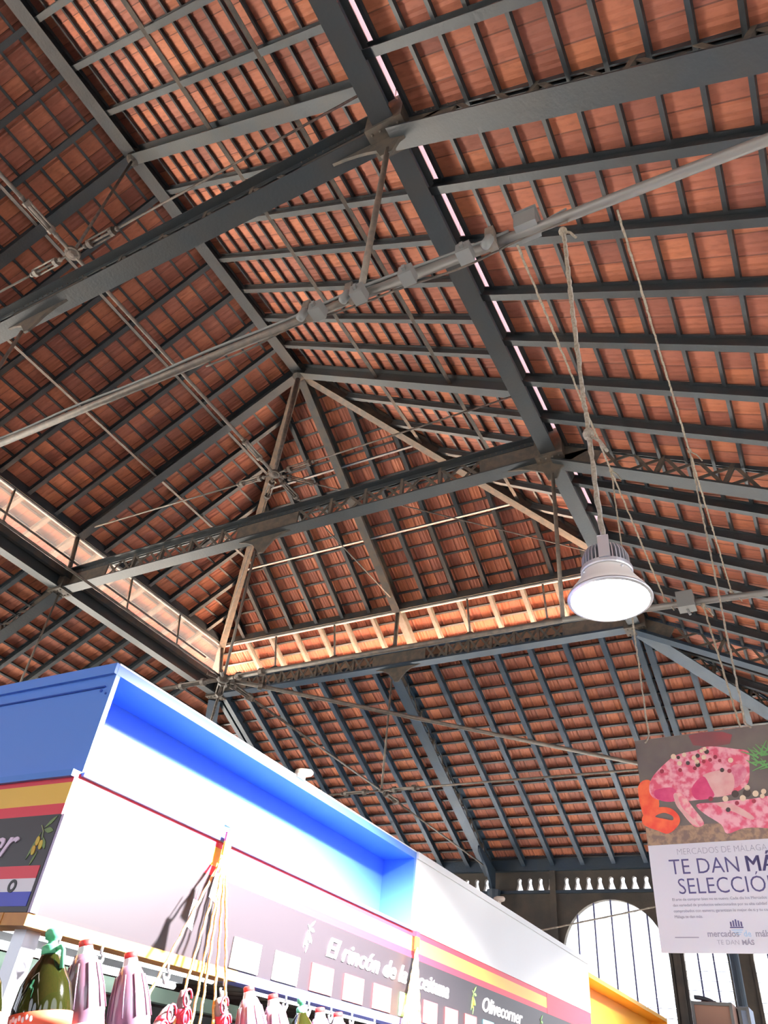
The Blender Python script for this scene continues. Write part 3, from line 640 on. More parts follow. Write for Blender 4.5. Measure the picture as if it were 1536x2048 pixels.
# --- blue stall
YA, YB1, YC, YD = K0, 3.77, 7.0, 10.1
st = empty('market_stall', (X0 - 1.2, (YA + YC) / 2, 0), label='blue fronted olive stall with a charcoal name board at the corner', cat='market stall')
ZT, ZM = 2.645, 2.284
fascia_box(st, YA, YB1, ZT, ZM, .19, BLUE, first=True)
bm = B(); box(bm, (X0 - 3.2, YA, ZM), (X0 - .0005, YA + .018, ZT - .034)); obj('end_fascia', bm, BLUE, st)
bx_('end_lip', (X0 - 3.2, YA - .012, ZT - .034), (X0 - .0004, YA - .0002, ZT + .003), BLUE, st)
bx_('end_ledge', (X0 - 3.2, YA - .035, ZM - .02), (X0 - .0004, YA - .0004, ZM), LBLUE, st)
bm = B(); tube(bm, [(X0 - 3.2, YA - .004, ZT - .075), (X0 - .03, YA - .004, ZT - .075)], .003, 5); ball(bm, (X0 - .045, YA - .002, ZT - .088), .006, u=6, v=4); ball(bm, (X0 - .02, YA - .002, ZT - .1), .004, u=6, v=4); obj('seam', bm, paint('seam_blue', (.03, .09, .42)), st)
bx_('roof_panel', (X0 - 3.2, YA + .01, ZT - .01), (X0 - .01, YC, ZT + .012), WHITE, st)
bx_('front_panel', (X0 - .05, YB1, ZM - .007), (X0 + .004, YC, ZT - .03), WHITE, st, label='white front panel')
bx_('top_edge', (X0 - .06, YB1, ZT - .03), (X0 + .012, YC, ZT + .004), WHITE, st)
zs = [1.900, 2.156, 2.187, 2.249, 2.277]
NB = []
for nm, m_, a, b in (('name_board', BOARD, 0, 1), ('flag_stripe', RED, 1, 2), ('flag_stripe', SYEL, 2, 3), ('flag_stripe', RED, 3, 4)):
    yend = 5.9 if nm == 'flag_stripe' else YC
    bm = B(); box(bm, (X0 - .03, YA - .0, zs[a]), (X0, yend, zs[b])); NB.append(obj(nm, bm, m_, st))
    bm = B(); box(bm, (X0 - 3.2, YA - .022, zs[a]), (X0 - .0, YA - .0005, zs[b])); NB.append(obj(nm, bm, m_, st))
bx_('red_panel', (X0 - .03, 5.9, zs[1]), (X0 + .001, YC, zs[4]), RED, st)
bx_('corner_trim', (X0 - .001, YA - .02, 1.9), (X0 + .012, YA + .004, 2.156), paint('corner_lilac', (.5, .42, .6)), st)
bx_('rail', (X0 - .09, YA - .022, 1.868), (X0 + .008, 2.42, 1.899), ORNG, st); bx_('rail', (X0 - .09, 2.42, 1.868), (X0 + .004, YC, 1.899), VIO, st, label='violet rail')
bx_('rail', (X0 - 3.2, YA - .024, 1.868), (X0 - .09, YA + .06, 1.899), ORNG, st)
bm = B()
for i in range(26): box(bm, (X0 - 3.1, YA + .05 + i * .21, 2.0), (X0 - .1, YA + .23 + i * .21, 2.02))
obj('slatted_ceiling', bm, BROWN, st)
bx_('back_wall', (X0 - 3.22, YA, 0), (X0 - 3.2, YC, ZT), INT, st); bx_('far_wall', (X0 - 3.2, YC - .02, 0), (X0 - .05, YC, 2.0), INT, st)
bx_('counter', (X0 - .3, YA - .34, 0), (X0 + .28, YC, 1.36), WHITE, st); bx_('counter_top', (X0 - .34, YA - .37, 1.36), (X0 + .30, YC, 1.395), INT, st)
for y in (YA + .03, YC - .08): bx_('post', (X0 - .09, y, 1.395), (X0 - .04, y + .05, 1.868), ALU, st)
bx_('shelf_beam', (X0 - 1.5, YA + .2, 1.885), (X0 - 1.4, YC - .2, 1.95), paint('shelf_green_edge', (.45, .62, .5)), st)
bx_('wall_shelf', (X0 - 2.4, YA + .2, 1.72), (X0 - 1.9, YC - .2, 1.75), BROWN, st)
TUBE = emit('fluorescent_tube', (.93, 1, .98), 6)
for i, (xx, y0) in enumerate(((-.75, 1.9), (-.75, 3.5), (-1.25, 2.2))):
    o = empty('tube_light', (X0 + xx, y0, 1.98), label=f'{("white tube light under the stall ceiling near the corner","white tube light under the stall ceiling farther along","white tube light deeper inside the stall")[i]}', cat='light fixture')
    rod('tube', [(X0 + xx, y0, 1.955), (X0 + xx, y0 + 1.3, 1.955)], .014, TUBE, o); bx_('casing', (X0 + xx - .035, y0 - .02, 1.97), (X0 + xx + .035, y0 + 1.32, 2.0), ALU, o)
# colourful goods on the inner shelf
cols = [(.8, .2, .05), (.1, .3, .7), (.75, .7, .1), (.1, .5, .2), (.75, .75, .75), (.6, .05, .1)]
GC = [paint('goods_%s' % 'abcdef'[i], c) for i, c in enumerate(cols)]
for i in range(14):
    y = YA + .35 + i * .17; c = GC[i % 6]
    o = empty('jar', (X0 - 2.0, y, 1.75), label=f'small {("orange","blue","yellow","green","white","red")[i%6]} topped jar on the inner shelf, {ORD[i]} from the corner', cat='jar', group='jars on the inner shelf')
    bm = B(); lathe(bm, [(.05, 0), (.055, .02), (.055, .13), (.035, .16)], (X0 - 2.0, y, 1.752), n=14); obj('body', bm, GC[(i * 5 + 2) % 6], o, smooth=True)
    bm = B(); lathe(bm, [(.04, .16), (.04, .19)], (X0 - 2.0, y, 1.752), n=14); obj('lid', bm, c, o)
# lettering: long side
xf = X0 + .002
text('lettering', 'El rinc\u00f3n de la Aceituna', .100, (xf, 2.98, 2.040), (0, 1, 0), (0, 0, 1), LETTER, NB[0], shear=.35, bold=.002, sx=1.30)
text('lettering', 'Olivecorner', .100, (xf, 4.70, 2.040), (0, 1, 0), (0, 0, 1), LETTER, NB[0], shear=.35, bold=.002, sx=1.35)
text('lettering', 'Olivecorner', .115, (X0 - .165, YA - .024, 2.045), (1, 0, 0), (0, 0, 1), PINK, NB[1], shear=.45, bold=.001, align='RIGHT', sx=1.1)
NB_ = NB
def leafpoly(x, z, a, L, w): 
    c, s = math.cos(a), math.sin(a); P = []
    for k_ in range(12):
        t = k_ / 12 * math.tau; u = L * (.5 + .5 * math.cos(t)); v = w * math.sin(t) * math.sin(max(.12, (u / L)) * math.pi * .9)
        P.append((x + u * c - v * s, z + u * s + v * c))
    return P
def sprig(name, org, ux, sc, lm, om, sm):
    NB = [NB_[1 if name == 'end' else 0]]
    for i, (x, z, a, L, w) in enumerate(((.0, .0, .7, .62, .07), (.02, -.05, -.1, .5, .1), (.12, -.3, -1.0, .48, .08), (-.08, -.12, -1.9, .95, .06), (.08, -.75, -1.95, .5, .05))):
        plate('olive_leaf', [[(p[0] * sc, p[1] * sc) for p in leafpoly(x, z, a, L, w)]], .0015, V(org), ux, (0, 0, 1), lm, NB[0])
    for x, z in ((-.1, -.42), (-.16, -.72), (.12, -.55)):
        P = [((x + .09 * math.cos(t) - .03 * math.sin(t)) * sc, (z + .16 * math.sin(t) + .02 * math.cos(t)) * sc) for t in [k_ * .52 for k_ in range(12)]]
        plate('olive', [P], .0030, V(org), ux, (0, 0, 1), om, NB[0])
    plate('olive_stem', [[(-.2 * sc, .1 * sc), (-.17 * sc, .12 * sc), (.03 * sc, -.1 * sc), (.1 * sc, -.35 * sc), (.07 * sc, -.36 * sc), (-.01 * sc, -.1 * sc)]], .0022, V(org), ux, (0, 0, 1), sm, NB[0])
sprig('end', (X0 - .05, YA - .023, 2.118), (1, 0, 0), .083, LEAF, OLV, STEMM)
sprig('olive_branch', (xf, 2.84, 2.115), (0, 1, 0), .075, LETTER, LETTER, LETTER)
sprig('olive_branch', (xf, 4.58, 2.11), (0, 1, 0), .085, paint('leaf_bright', (.25, .55, .12)), OLV, STEMM)
sprig('olive_branch', (xf, 5.75, 2.10), (0, 1, 0), .085, paint('leaf_bright_green', (.25, .55, .12)), OLV, STEMM)
# small tricolour panel on the end board with a ring mark
for nm, m_, a, b in (('tricolour_band', RED, 1.984, 2.017), ('tricolour_band', SWHITE, 1.950, 1.984), ('tricolour_band', SBLUE, 1.914, 1.950)):
    bm = B(); box(bm, (X0 - .185, YA - .0235, a), (X0 - .010, YA - .021, b)); obj(nm, bm, m_, NB[1])
c0 = [(math.cos(k_ * .35) * .017, math.sin(k_ * .35) * .017) for k_ in range(18)]; c1 = [(x * .55, y * .55) for x, y in c0]
plate('ring_mark', [c0, c1], .002, (X0 - .095, YA - .0245, 1.965), (1, 0, 0), (0, 0, 1), BLACK, NB[1])
# price sheets on the long board: every sheet its own thing
SHR = paint('sheet_red_border', (.8, .12, .12)); SHG = paint('sheet_green_border', (.2, .55, .25)); SHC = paint('sheet_cyan_border', (.2, .6, .7))
for i in range(12):
    y = 2.63 + .262 * (i - 1); w = .17 if i < 6 else .16; bc = (WHITE, WHITE, SHR, SHR, SHR, SHG, SHR, SHR, SHR, SHC, SHG, SHR)[i]; cn = ('plain', 'plain', 'red', 'red', 'red', 'green', 'red', 'red', 'red', 'cyan', 'green', 'red')[i]
    o = empty('price_sheet', (xf, y, 1.9), label=f'{cn} edged white price sheet on the charcoal board, {ORD[i]} from the corner', cat='price sheet', group='price sheets on the name board')
    bx_('paper', (xf - .001, y, 1.905), (xf + .003, y + w, 2.0), bc, o); bx_('print_area', (xf + .003, y + .012, 1.912), (xf + .0045, y + w - .012, 1.993), WHITE, o)
# acrylic hooks under the rail, each with a small ring
ACR = mat('clear_acrylic', (.85, .85, .9), .08, spec=.8)
for i, (y, z) in enumerate(((1.60, 0), (1.76, 0), (1.90, 0), (2.05, 0), (2.34, 0), (2.50, 0), (2.72, 0), (2.88, 0), (3.05, 0), (3.22, 0), (3.42, 0))):
    o = empty('hook', (X0 - .02, y, 1.866), label=f'clear acrylic hook under the stall rail, {ORD[i]} from the corner', cat='hook', group='hooks under the stall rail')
    rod('stem', [(X0 + .02, y, 1.872), (X0 + .02, y, 1.85)], .004, ACR, o)
    bm = B(); tube(bm, [V((X0 + .02 , y + .013 * math.sin(a * .55), 1.836 + .014 * math.cos(a * .55))) for a in range(10)], .0045, 6); ball(bm, (X0 + .02, y, 1.822), .008, (1, 1, 1.4), 8, 6); obj('loop', bm, ACR, o, smooth=True)
# --- yellow stall
s2 = empty('market_stall', (X0 - 1.2, (YC + YD) / 2, 0), label='ochre yellow fronted stall beyond the white panel', cat='market stall')
fascia_box(s2, YC + .01, YD, 2.565, 2.15, .17, YEL)
bx_('roof_panel', (X0 - 3.2, YC + .01, 2.55), (X0 - .01, YD, 2.57), SYEL, s2); bx_('end_fascia', (X0 - 3.2, YC + .012, 2.15), (X0 - .19, YC + .03, 2.55), YEL, s2)
bx_('sign_band', (X0 - .03, YC + .01, 1.85), (X0, YD, 2.14), SYEL, s2); bx_('counter', (X0 - .3, YC + .01, 0), (X0 + .28, YD, 1.15), WHITE, s2); bx_('back_wall', (X0 - 3.2, YC + .01, 0), (X0 - 3.18, YD, 2.55), INT, s2)
for y in (YC + .06, YD - .1): bx_('post', (X0 - .09, y, 1.15), (X0 - .04, y + .05, 1.85), ALU, s2)
# small clamps on the stall roof edge and a string to the right
BEI = mat('beige_plastic', (.62, .52, .42), .5)
for i, (y, lb) in enumerate(((2.62, 'beige clamp on the blue stall roof edge'), (5.0, 'beige clamp on the white stall roof edge near the columns'))):
    o = empty('clamp', (X0 - .02, y, ZT), label=lb, cat='clamp'); bx_('base', (X0 - .05, y - .03, ZT + .003), (X0 + .0, y + .03, ZT + .02), BEI, o)
    bm = B(); lathe(bm, [(.018, 0), (.022, .02), (.016, .07), (.006, .08)], (X0 - .03, y, ZT + .03), axis=(.5, .8, .25), n=10); obj('jaw', bm, BEI, o, smooth=True)
rope([(X0 - .1, 5.95, 2.66), (-.9, 6.6, 3.02), (.2, 7.2, 3.4)], .006, 'thin pale string from the stall roof across the arched window', .004)
# --- bottles on the counter, leaning in their rack
GL = bpy.data.materials.new('dark_olive_glass'); GL.use_nodes = True; b_ = GL.node_tree.nodes['Principled BSDF']
b_.inputs['Base Color'].default_value = (.010, .011, .002, 1); b_.inputs['Roughness'].default_value = .06; b_.inputs['Coat Weight'].default_value = .6
PLAST = mat('grey_violet_syrup_plastic', (.16, .14, .21), .14, 0, 1, (.24, .09, .13), 4, spec=.7); CLR = mat('milky_plastic', (.82, .80, .84), .25); CAPR = mat('red_cap', (.75, .03, .03), .35); CAPG = mat('green_cap', (.10, .42, .22), .35)
LAB = mat('paper_label', (.85, .80, .82), .6); LABR = mat('red_label', (.80, .12, .06), .5); GOLDM = mat('gold_print', (.7, .5, .3), .5)
def bottle(kind, top, tilt, label, s=1.0):
    o = empty('bottle', (0, 0, 0), label=label, cat='bottle', group='bottles along the stall counter')
    def L(name, prof, m, n=28): bm = B(); lathe(bm, [(r * s, z * s) for r, z in prof], (0, 0, 0), n=n); return obj(name, bm, m, o, smooth=True)
    if kind == 'plastic':
        L('body', [(.05, -.44), (.057, -.43), (.0575, -.30), (.0575, -.20), (.0555, -.17), (.057, -.165), (.05, -.11), (.038, -.06), (.026, -.035)], PLAST)
        L('neck', [(.030, -.045), (.022, -.034), (.019, -.02), (.018, -.012)], CLR); L('cap', [(.0185, -.022), (.0185, -.003), (.015, 0)], CAPR)
        bm = B(); n = 14; R = .0585 * s
        for k_ in range(n):
            a0, a1 = -.6 + 1.5 * k_ / n, -.6 + 1.5 * (k_ + 1) / n
            bm.faces.new([bm.verts.new((R * math.cos(a), R * math.sin(a), z * s)) for a, z in ((a0, -.36), (a1, -.36), (a1, -.19), (a0, -.19))])
        obj('paper_label', bm, LAB, o, smooth=True)
        for k_ in range(10):       # vertical flutes of the shoulder
            a = k_ * math.tau / 10; bm = B(); tube(bm, [(.0575 * s * math.cos(a), .0575 * s * math.sin(a), -.16 * s), (.051 * s * math.cos(a), .051 * s * math.sin(a), -.11 * s), (.038 * s * math.cos(a), .038 * s * math.sin(a), -.058 * s)], .0025 * s, 6); obj('flute', bm, PLAST, o, smooth=True)
    else:
        L('body', [(.06, -.46), (.071, -.45), (.072, -.2), (.070, -.17), (.060, -.125), (.042, -.09), (.026, -.068), (.022, -.055)], GL)
        L('cap', [(.021, -.062), (.0235, -.056), (.0235, -.04), (.018, -.036), (.011, -.034), (.011, -.026), (.0195, -.022), (.021, -.006), (.017, 0)], CAPG)
        if kind == 'oil':
            bm = B(); tube(bm, [(.02 * s, .012, -.048 * s), (.034 * s, .02, -.046 * s), (.040 * s, .024, -.055 * s), (.041 * s, .026, -.095 * s)], .006 * s, 8); obj('handle', bm, CAPG, o, smooth=True)
        L('red_band', [(.0728, -.215), (.0732, -.185)], LABR); L('paper_label', [(.0728, -.36), (.0732, -.2155)], LAB)
        bm = B()
        for k_ in range(7): 
            a = -1.2 + k_ * .13; ball(bm, (.0735 * s * math.cos(a), .0735 * s * math.sin(a), (-.2 + .004 * (k_ % 2)) * s), .004 * s, (1, 1, 1.6), 6, 4)
        obj('script_mark', bm, LAB, o)
    o.location = top; o.rotation_euler = (math.radians(tilt[0]), math.radians(tilt[1]), math.radians(tilt[2])); return o
BX = -1.80
bottle('oil', (BX, 1.492, 1.862), (10, -6, -35), 'dark olive oil bottle with green flip cap at the stall corner')
bp_ = [(1.606, 1.857, 'nearest the oil bottle'), (1.78, 1.857, 'third in the row from the corner'), (2.353, 1.850, 'first right of the orange cords'), (2.496, 1.846, 'second right of the orange cords')]
for y, z, w in bp_: bottle('plastic', (BX, y, z), (14, -6, -30), f'fluted plastic bottle with red cap, {w}')
bottle('green', (BX, 2.679, 1.858), (8, -3, -30), 'green capped glass bottle between red capped ones', .8)
for y, w in ((2.812, 'just right of the green capped bottle'), (2.946, 'last one in view on the counter')): bottle('plastic', (BX, y, 1.843), (8, -3, -30), f'fluted plastic bottle with red cap, {w}')
bottle('oil', (BX - .04, 1.32, 1.84), (10, -6, -35), 'dark bottle cut by the left edge of the view')
# --- hanging bundles: cords, tags, dry sausages
ORC = mat('orange_cord', (.85, .33, .03), .7, 0, 1, (.8, .6, .3), 90); REDC = mat('red_cord', (.75, .04, .08), .6); SAUS = mat('dark_cured_sausage', (.10, .06, .07), .5, 0, 1, (.25, .18, .2), 14, .4, 60)
def cordset(name, top, ends, label, r=.0045):
    o = empty(name, top, label=label, cat='cord bundle')
    for e in ends:
        P = [V(top).lerp(V(e), t) + V((math.sin(t * 60) * .0015, math.cos(t * 60) * .0015, 0)) for t in [k_ / 40 for k_ in range(41)]]
        rod('cord', P, r, ORC, o, n=6)
    return o
T1 = V((X0 + .03, 2.195, 2.24)); 
cordset('cord_bundle', T1, [(X0 + .16, 1.80, 1.66), (X0 + .10, 2.04, 1.66), (X0 + .12, 2.10, 1.66), (X0 + .08, 2.19, 1.66), (X0 + .10, 2.24, 1.66), (X0 + .06, 2.29, 1.66), (X0 + .09, 2.33, 1.66)], 'fan of orange cords hanging from the white glare of the stall')
o = empty('hook', T1 + V((0, 0, .1)), label='hook with a red and yellow tag holding the near cord bundle', cat='hook')
rod('wire', [T1 + V((-.03, .0, .09)), T1 + V((.0, .0, .08)), T1], .004, ALU, o); bx_('red_tag', tuple(T1 + V((-.004, -.018, .03))), tuple(T1 + V((.004, .018, .062))), RED, o); bx_('yellow_tag', tuple(T1 + V((-.004, -.018, -.016))), tuple(T1 + V((.004, .018, .03))), mat('tag_olive', (.35, .33, .03), .5), o)
PAPR = mat('pale_tag_paper', (.35, .36, .5), .6)
for i, (y, z) in enumerate(((2.13, 2.10), (2.05, 2.0))):
    o = empty('paper_tag', (X0 + .07, y, z), label=f'fluttering pale blue paper tag on a cord, {("upper","lower")[i]} one', cat='paper tag'); bm = B()
    v = [bm.verts.new(V((X0 + .07, y, z)) + V(p)) for p in ((0, -.01, .05), (0, .01, .05), (.01, -.03, -.03), (.012, .002, -.04), (-.005, .016, -.045))]
    bm.faces.new((v[0], v[1], v[3], v[2])); bm.faces.new((v[1], v[4], v[3])); q_ = obj('paper', bm, PAPR, o); md = q_.modifiers.new('t', 'SOLIDIFY'); md.thickness = .001
    rod('string', [(X0 + .07, y, z + .05), (X0 + .05, y + .03, z + .1)], .002, REDC, o, n=5)
def sausage(a, b, label):
    a, b = V(a), V(b); d = (b - a).normalized(); o = empty('dry_sausage', a, label=label, cat='sausage', group='sausages in the near cord bundle')
    L_ = (b - a).length; bm = B(); tube(bm, [a + d * L_ * t for t in (0, .08, .2, .4, .6, .8, .94, 1)], [.010, .018, .021, .026, .028, .027, .02, .008], 12); obj('casing', bm, SAUS, o, smooth=True)
    for k_ in range(2):
        c = a + d * (.02 + .05 * k_) + V((.02, -.012, 0)); rod('red_loop', [c + V((.008, .017 * math.cos(t * .6), .022 * math.sin(t * .6))) for t in range(11)], .0035, REDC, o, n=6)
    rod('red_band', [a + d * .045, a + d * .085], .0225, REDC, o, n=12)
sausage((X0 + .10, 2.055, 1.80), (X0 + .10, 2.15, 1.50), 'dark dry sausage tied in red at the left of the cords')
sausage((X0 + .10, 2.23, 1.80), (X0 + .12, 2.40, 1.53), 'dark dry sausage tied in red at the right of the cords')
sausage((X0 + .13, 1.98, 1.75), (X0 + .16, 1.86, 1.56), 'pale dry sausage tilting left behind the orange cord')
T2 = V((X0 + .03, 3.775, 2.20))
cordset('cord_bundle', T2, [(X0 + .05, 3.60 + .035 * i, 1.75) for i in range(8)], 'tight sheaf of orange cords hanging before the board lettering', .006)
o = empty('hook', T2, label='hook with a red and yellow tag holding the far cord sheaf', cat='hook')
bx_('red_tag', tuple(T2 + V((-.004, -.02, .045))), tuple(T2 + V((.004, .02, .07))), RED, o); bx_('yellow_tag', tuple(T2 + V((-.004, -.02, -.01))), tuple(T2 + V((.004, .02, .045))), bpy.data.materials['tag_olive'], o)
# ------------------------------------------------------------------ goods on the roof of the farthest stall
far = [('box', (-1.72, 10.6, 2.271), (-1.28, 11.2, 2.80), (.45, .27, .2), 'brown cardboard box stacked beyond the yellow stall'),
       ('panel', (-1.26, 10.9, 2.271), (-1.14, 11.3, 2.80), (.40, .52, .70), 'pale blue upright panel beside the cardboard box'),
       ('crate', (-1.86, 10.2, 2.271), (-1.40, 10.5, 2.53), (.10, .08, .09), 'dark crate at the end of the yellow stall')]
CLM = GREYM
for nm, lo, hi, c, lb in far:
    o = empty(nm, ((lo[0] + hi[0]) / 2, lo[1], lo[2]), label=lb, cat=nm); bx_('body', lo, hi, mat(nm + '_skin', c, .6), o)
    bm = B(); 
    for a in ((lo[0], hi[0]),): 
        for z in (lo[2] + .02, hi[2] - .02): sweep(bm, (lo[0], lo[1] - .01, z), (hi[0], lo[1] - .01, z), rect(.02, .03))
        for x in (lo[0] + .015, hi[0] - .015): sweep(bm, (x, lo[1] - .012, lo[2]), (x, lo[1] - .012, hi[2]), rect(.03, .02), (0, 1, 0))
    obj('edging', bm, CLM, o)
o = empty('folding_chair', (-1.6, 10.75, 2.80), label='dark folded chairs piled on the cardboard box', cat='chair')
for k_ in range(4):
    bm = B(); z = 2.80 + .0 * k_; r0 = .30 - .05 * k_; tube(bm, [(-1.32 - .0 - (1 - math.cos(t)) * r0 * 1.2, 10.7 + .06 * k_, 2.58 + r0 * .9 * math.sin(t) + .0) for t in [j * .16 for j in range(11)]], .022, 6); obj('curved_rail', bm, mat('chair_dark', (.07, .08, .10), .5) if k_ == 0 else bpy.data.materials['chair_dark'], o, smooth=True)
s3 = empty('market_stall', (-2.4, 11.2, 0), label='grey low stall front seen past the yellow stall', cat='market stall'); bx_('front', (-3.6, 10.18, 0), (-1.02, 11.6, 2.24), mat('stall_grey', (.33, .30, .31), .6), s3); bx_('top_edge', (-3.62, 10.16, 2.24), (-1.0, 11.62, 2.27), ALU, s3)

# ------------------------------------------------------------------ hanging poster
PE = V((.99726, -.07394, 0)); PN = V((-.07394, -.99726, 0)); P0 = V((-.84, 5.107, 0)); PZ = (2.41, 3.69); PWD = (-.115, .765)
ps = empty('hanging_poster', P0 + PE * .325 + V((0, 0, PZ[0])), label='hanging market poster with a photo of raw meat and Spanish lettering', cat='poster')
def pw_(w, z, off=0): return P0 + PE * w + V((0, 0, z)) + PN * off
def ray_on(px, py):       # surveyed photo point -> (w, z) on the poster plane
    r = CR.transposed() @ V(((px - 768) / FPX, (1024 - py) / FPX, -1)); t = (P0 - cam.location).dot(PN) / r.dot(PN); h = cam.location + r * t
    return ((h - P0).dot(PE), h.z)
PIC = None
def pplate(name, loops, off, m, th=.001, **k): return plate(name, loops, th, P0 + PN * off, PE, (0, 0, 1), m, PIC if PIC and off > .0055 else ps, **k)
def zz(pts): return [ray_on(1250 + x / 4.096, 1430 + y / 4.096) for x, y in pts]
zsplit = ray_on(1296, 1692)[1]
pplate('board', [[(PWD[0], PZ[0]), (PWD[1], PZ[0]), (PWD[1], PZ[1]), (PWD[0], PZ[1])]], 0, mat('poster_paper', (.70, .69, .72), .5), .008)
PIC = pplate('picture', [[(PWD[0], zsplit), (PWD[1], zsplit), (PWD[1], PZ[1] - .001), (PWD[0], PZ[1] - .001)]], .005, mat('picture_charcoal', (.105, .085, .08), .35, 0, 1, (.14, .12, .10), 5))
def shape(name, pts, off, m): return pplate(name, [zz(pts)], off, m)
MEAT = mat('meat_pink', (.68, .10, .16), .35, 0, 1.6, (.85, .42, .45), 22); MEAT2 = mat('meat_deep', (.55, .04, .13), .35, 0, 1, (.7, .1, .2), 10); FAT = mat('meat_fat', (.78, .48, .42), .4, 0, 1, (.7, .33, .3), 12)
PEP = mat('pepper_red', (.80, .07, .04), .35, 0, 1, (.9, .16, .06), 14); WOODP = mat('picture_wood', (.17, .11, .08), .4, 0, 1.5, (.34, .22, .13), 30); ROSE = mat('rosemary_green', (.13, .33, .10), .5)
shape('blurred_red', [(520, 170), (620, 145), (800, 140), (880, 165), (860, 240), (700, 265), (560, 250)], .0056, mat('picture_maroon', (.25, .05, .055), .4, 0, 1, (.16, .06, .06), 4))
w0 = zz([(170, 930)])[0][1]
pplate('table', [[(PWD[0], zsplit), (PWD[1], zsplit), (PWD[1], w0), (PWD[0], w0)]], .0060, WOODP)
def smooth_poly(pts, n=4):
    out = []; N_ = len(pts)
    for i in range(N_):
        p0, p1, p2, p3 = [V((*pts[(i + j) % N_], 0)) for j in (-1, 0, 1, 2)]
        for k_ in range(n):
            t = k_ / n; q = .5 * ((2 * p1) + (p2 - p0) * t + (2 * p0 - 5 * p1 + 4 * p2 - p3) * t * t + (3 * p1 - p0 - 3 * p2 + p3) * t ** 3); out.append((q.x, q.y))
    return out
shape('pepper_slice', smooth_poly([(110, 590), (200, 535), (265, 650), (280, 760), (210, 840), (150, 820)]), .0064, PEP)
shape('steak', smooth_poly([(200, 610), (235, 500), (370, 365), (450, 322), (590, 292), (650, 265), (760, 262), (900, 280), (1010, 300), (1020, 390), (1010, 560), (880, 650), (760, 672), (590, 700), (420, 712), (250, 690)]), .0068, MEAT)
shape('fat_face', smooth_poly([(640, 500), (780, 455), (870, 470), (900, 560), (860, 650), (730, 672), (700, 590)]), .0074, FAT)
shape('fat_face', smooth_poly([(880, 420), (960, 410), (1000, 470), (960, 560), (890, 600), (860, 500)]), .0073, mat('meat_pale', (.75, .35, .38), .4, 0, 1, (.6, .12, .2), 20))
shape('meat_face', smooth_poly([(548, 605), (640, 505), (700, 590), (730, 672), (590, 695)]), .0076, MEAT2)
shape('meat_face', smooth_poly([(250, 620), (400, 600), (420, 700), (330, 712), (255, 680)]), .0076, MEAT2)
shape('meat_slice', smooth_poly([(590, 735), (760, 720), (900, 700), (1040, 690), (1200, 660), (1500, 600), (1700, 650), (1700, 900), (1400, 960), (1171, 930), (980, 930), (840, 975), (790, 900), (650, 810)]), .0080, MEAT)
shape('marbling', smooth_poly([(745, 722), (900, 740), (1055, 835), (1030, 860), (900, 800), (800, 765)]), .0086, FAT)
shape('meat_strip', smooth_poly([(400, 655), (470, 645), (560, 760), (650, 885), (600, 922), (540, 890), (440, 760)]), .0084, mat('meat_strip_pink', (.78, .2, .25), .4, 0, 1.5, (.85, .5, .45), 25))
shape('fat_strip', smooth_poly([(405, 660), (430, 655), (470, 760), (610, 905), (560, 895), (430, 755)]), .0088, FAT)
ri = zz(smooth_poly([(150, 830), (250, 765), (370, 765), (445, 830), (445, 900), (360, 975), (270, 950), (160, 905)])); rj = zz(smooth_poly([(250, 835), (320, 805), (390, 830), (395, 865), (330, 855)]))
pplate('pepper_ring', [ri, rj], .0090, PEP)
PCN = (mat('peppercorn_dark', (.05, .035, .03), .4), mat('peppercorn_cream', (.80, .62, .42), .4), mat('peppercorn_red', (.28, .03, .05), .4))
for i, (x, y, r, c) in enumerate(((400, 345, 22, 1), (440, 352, 15, 0), (488, 330, 18, 1), (450, 400, 20, 1), (518, 398, 17, 0), (568, 355, 20, 1), (598, 338, 18, 0), (592, 388, 20, 1), (600, 412, 20, 0), (648, 350, 20, 1), (672, 305, 20, 0), (655, 283, 18, 1), (628, 300, 16, 1), (700, 372, 16, 2), (742, 348, 17, 2), (778, 378, 14, 2), (868, 375, 22, 1), (798, 455, 18, 0), (858, 462, 18, 2), (648, 385, 16, 2), (575, 440, 16, 2), (455, 455, 16, 2), (305, 465, 18, 2), (825, 690, 25, 1), (705, 690, 20, 2), (968, 685, 26, 1), (905, 650, 30, 0), (1002, 642, 34, 0), (1003, 600, 24, 1), (1072, 648, 26, 1), (1128, 668, 20, 1), (1138, 630, 22, 1), (848, 780, 20, 0), (920, 725, 18, 2), (1058, 710, 18, 2), (1210, 640, 24, 0), (1290, 610, 22, 1))):
    shape('peppercorn', [(x + r * math.cos(t), y + r * math.sin(t)) for t in [k_ * .63 for k_ in range(10)]], .0096, PCN[c])
for i in range(26):
    a = random.uniform(-2.6, .9); x, y = 1130 + random.uniform(-60, 90), 340 + random.uniform(-60, 90); L_ = random.uniform(80, 150)
    x2, y2 = x - abs(L_ * math.cos(a)) * (1 if i % 3 else -1), y + L_ * math.sin(a) * .8; nx, ny = -(y2 - y), x2 - x; q_ = math.hypot(nx, ny); nx, ny = nx / q_ * 8, ny / q_ * 8
    shape('rosemary_needle', [(x + nx, y + ny), (x - nx, y - ny), (x2 - nx * .3, y2 - ny * .3), (x2 + nx * .3, y2 + ny * .3)], .0092 + .0001 * (i % 5), ROSE)
INK = mat('ink_indigo', (.055, .045, .13), .5); INKL = mat('ink_grey', (.28, .27, .32), .5); INKB = mat('ink_sky', (.35, .55, .72), .5)
def pt(body, size, w, z, m, bold=0, sx=1, align='CENTER', **k): return text('lettering', body, size, pw_(w, z, .0052), PE, (0, 0, 1), m, ps, ext=.0005, align=align, bold=bold, sx=sx)
pt('MERCADOS DE M\u00c1LAGA', .052, .315, 1.6 + 1.338, INKL, -.0012, .9)
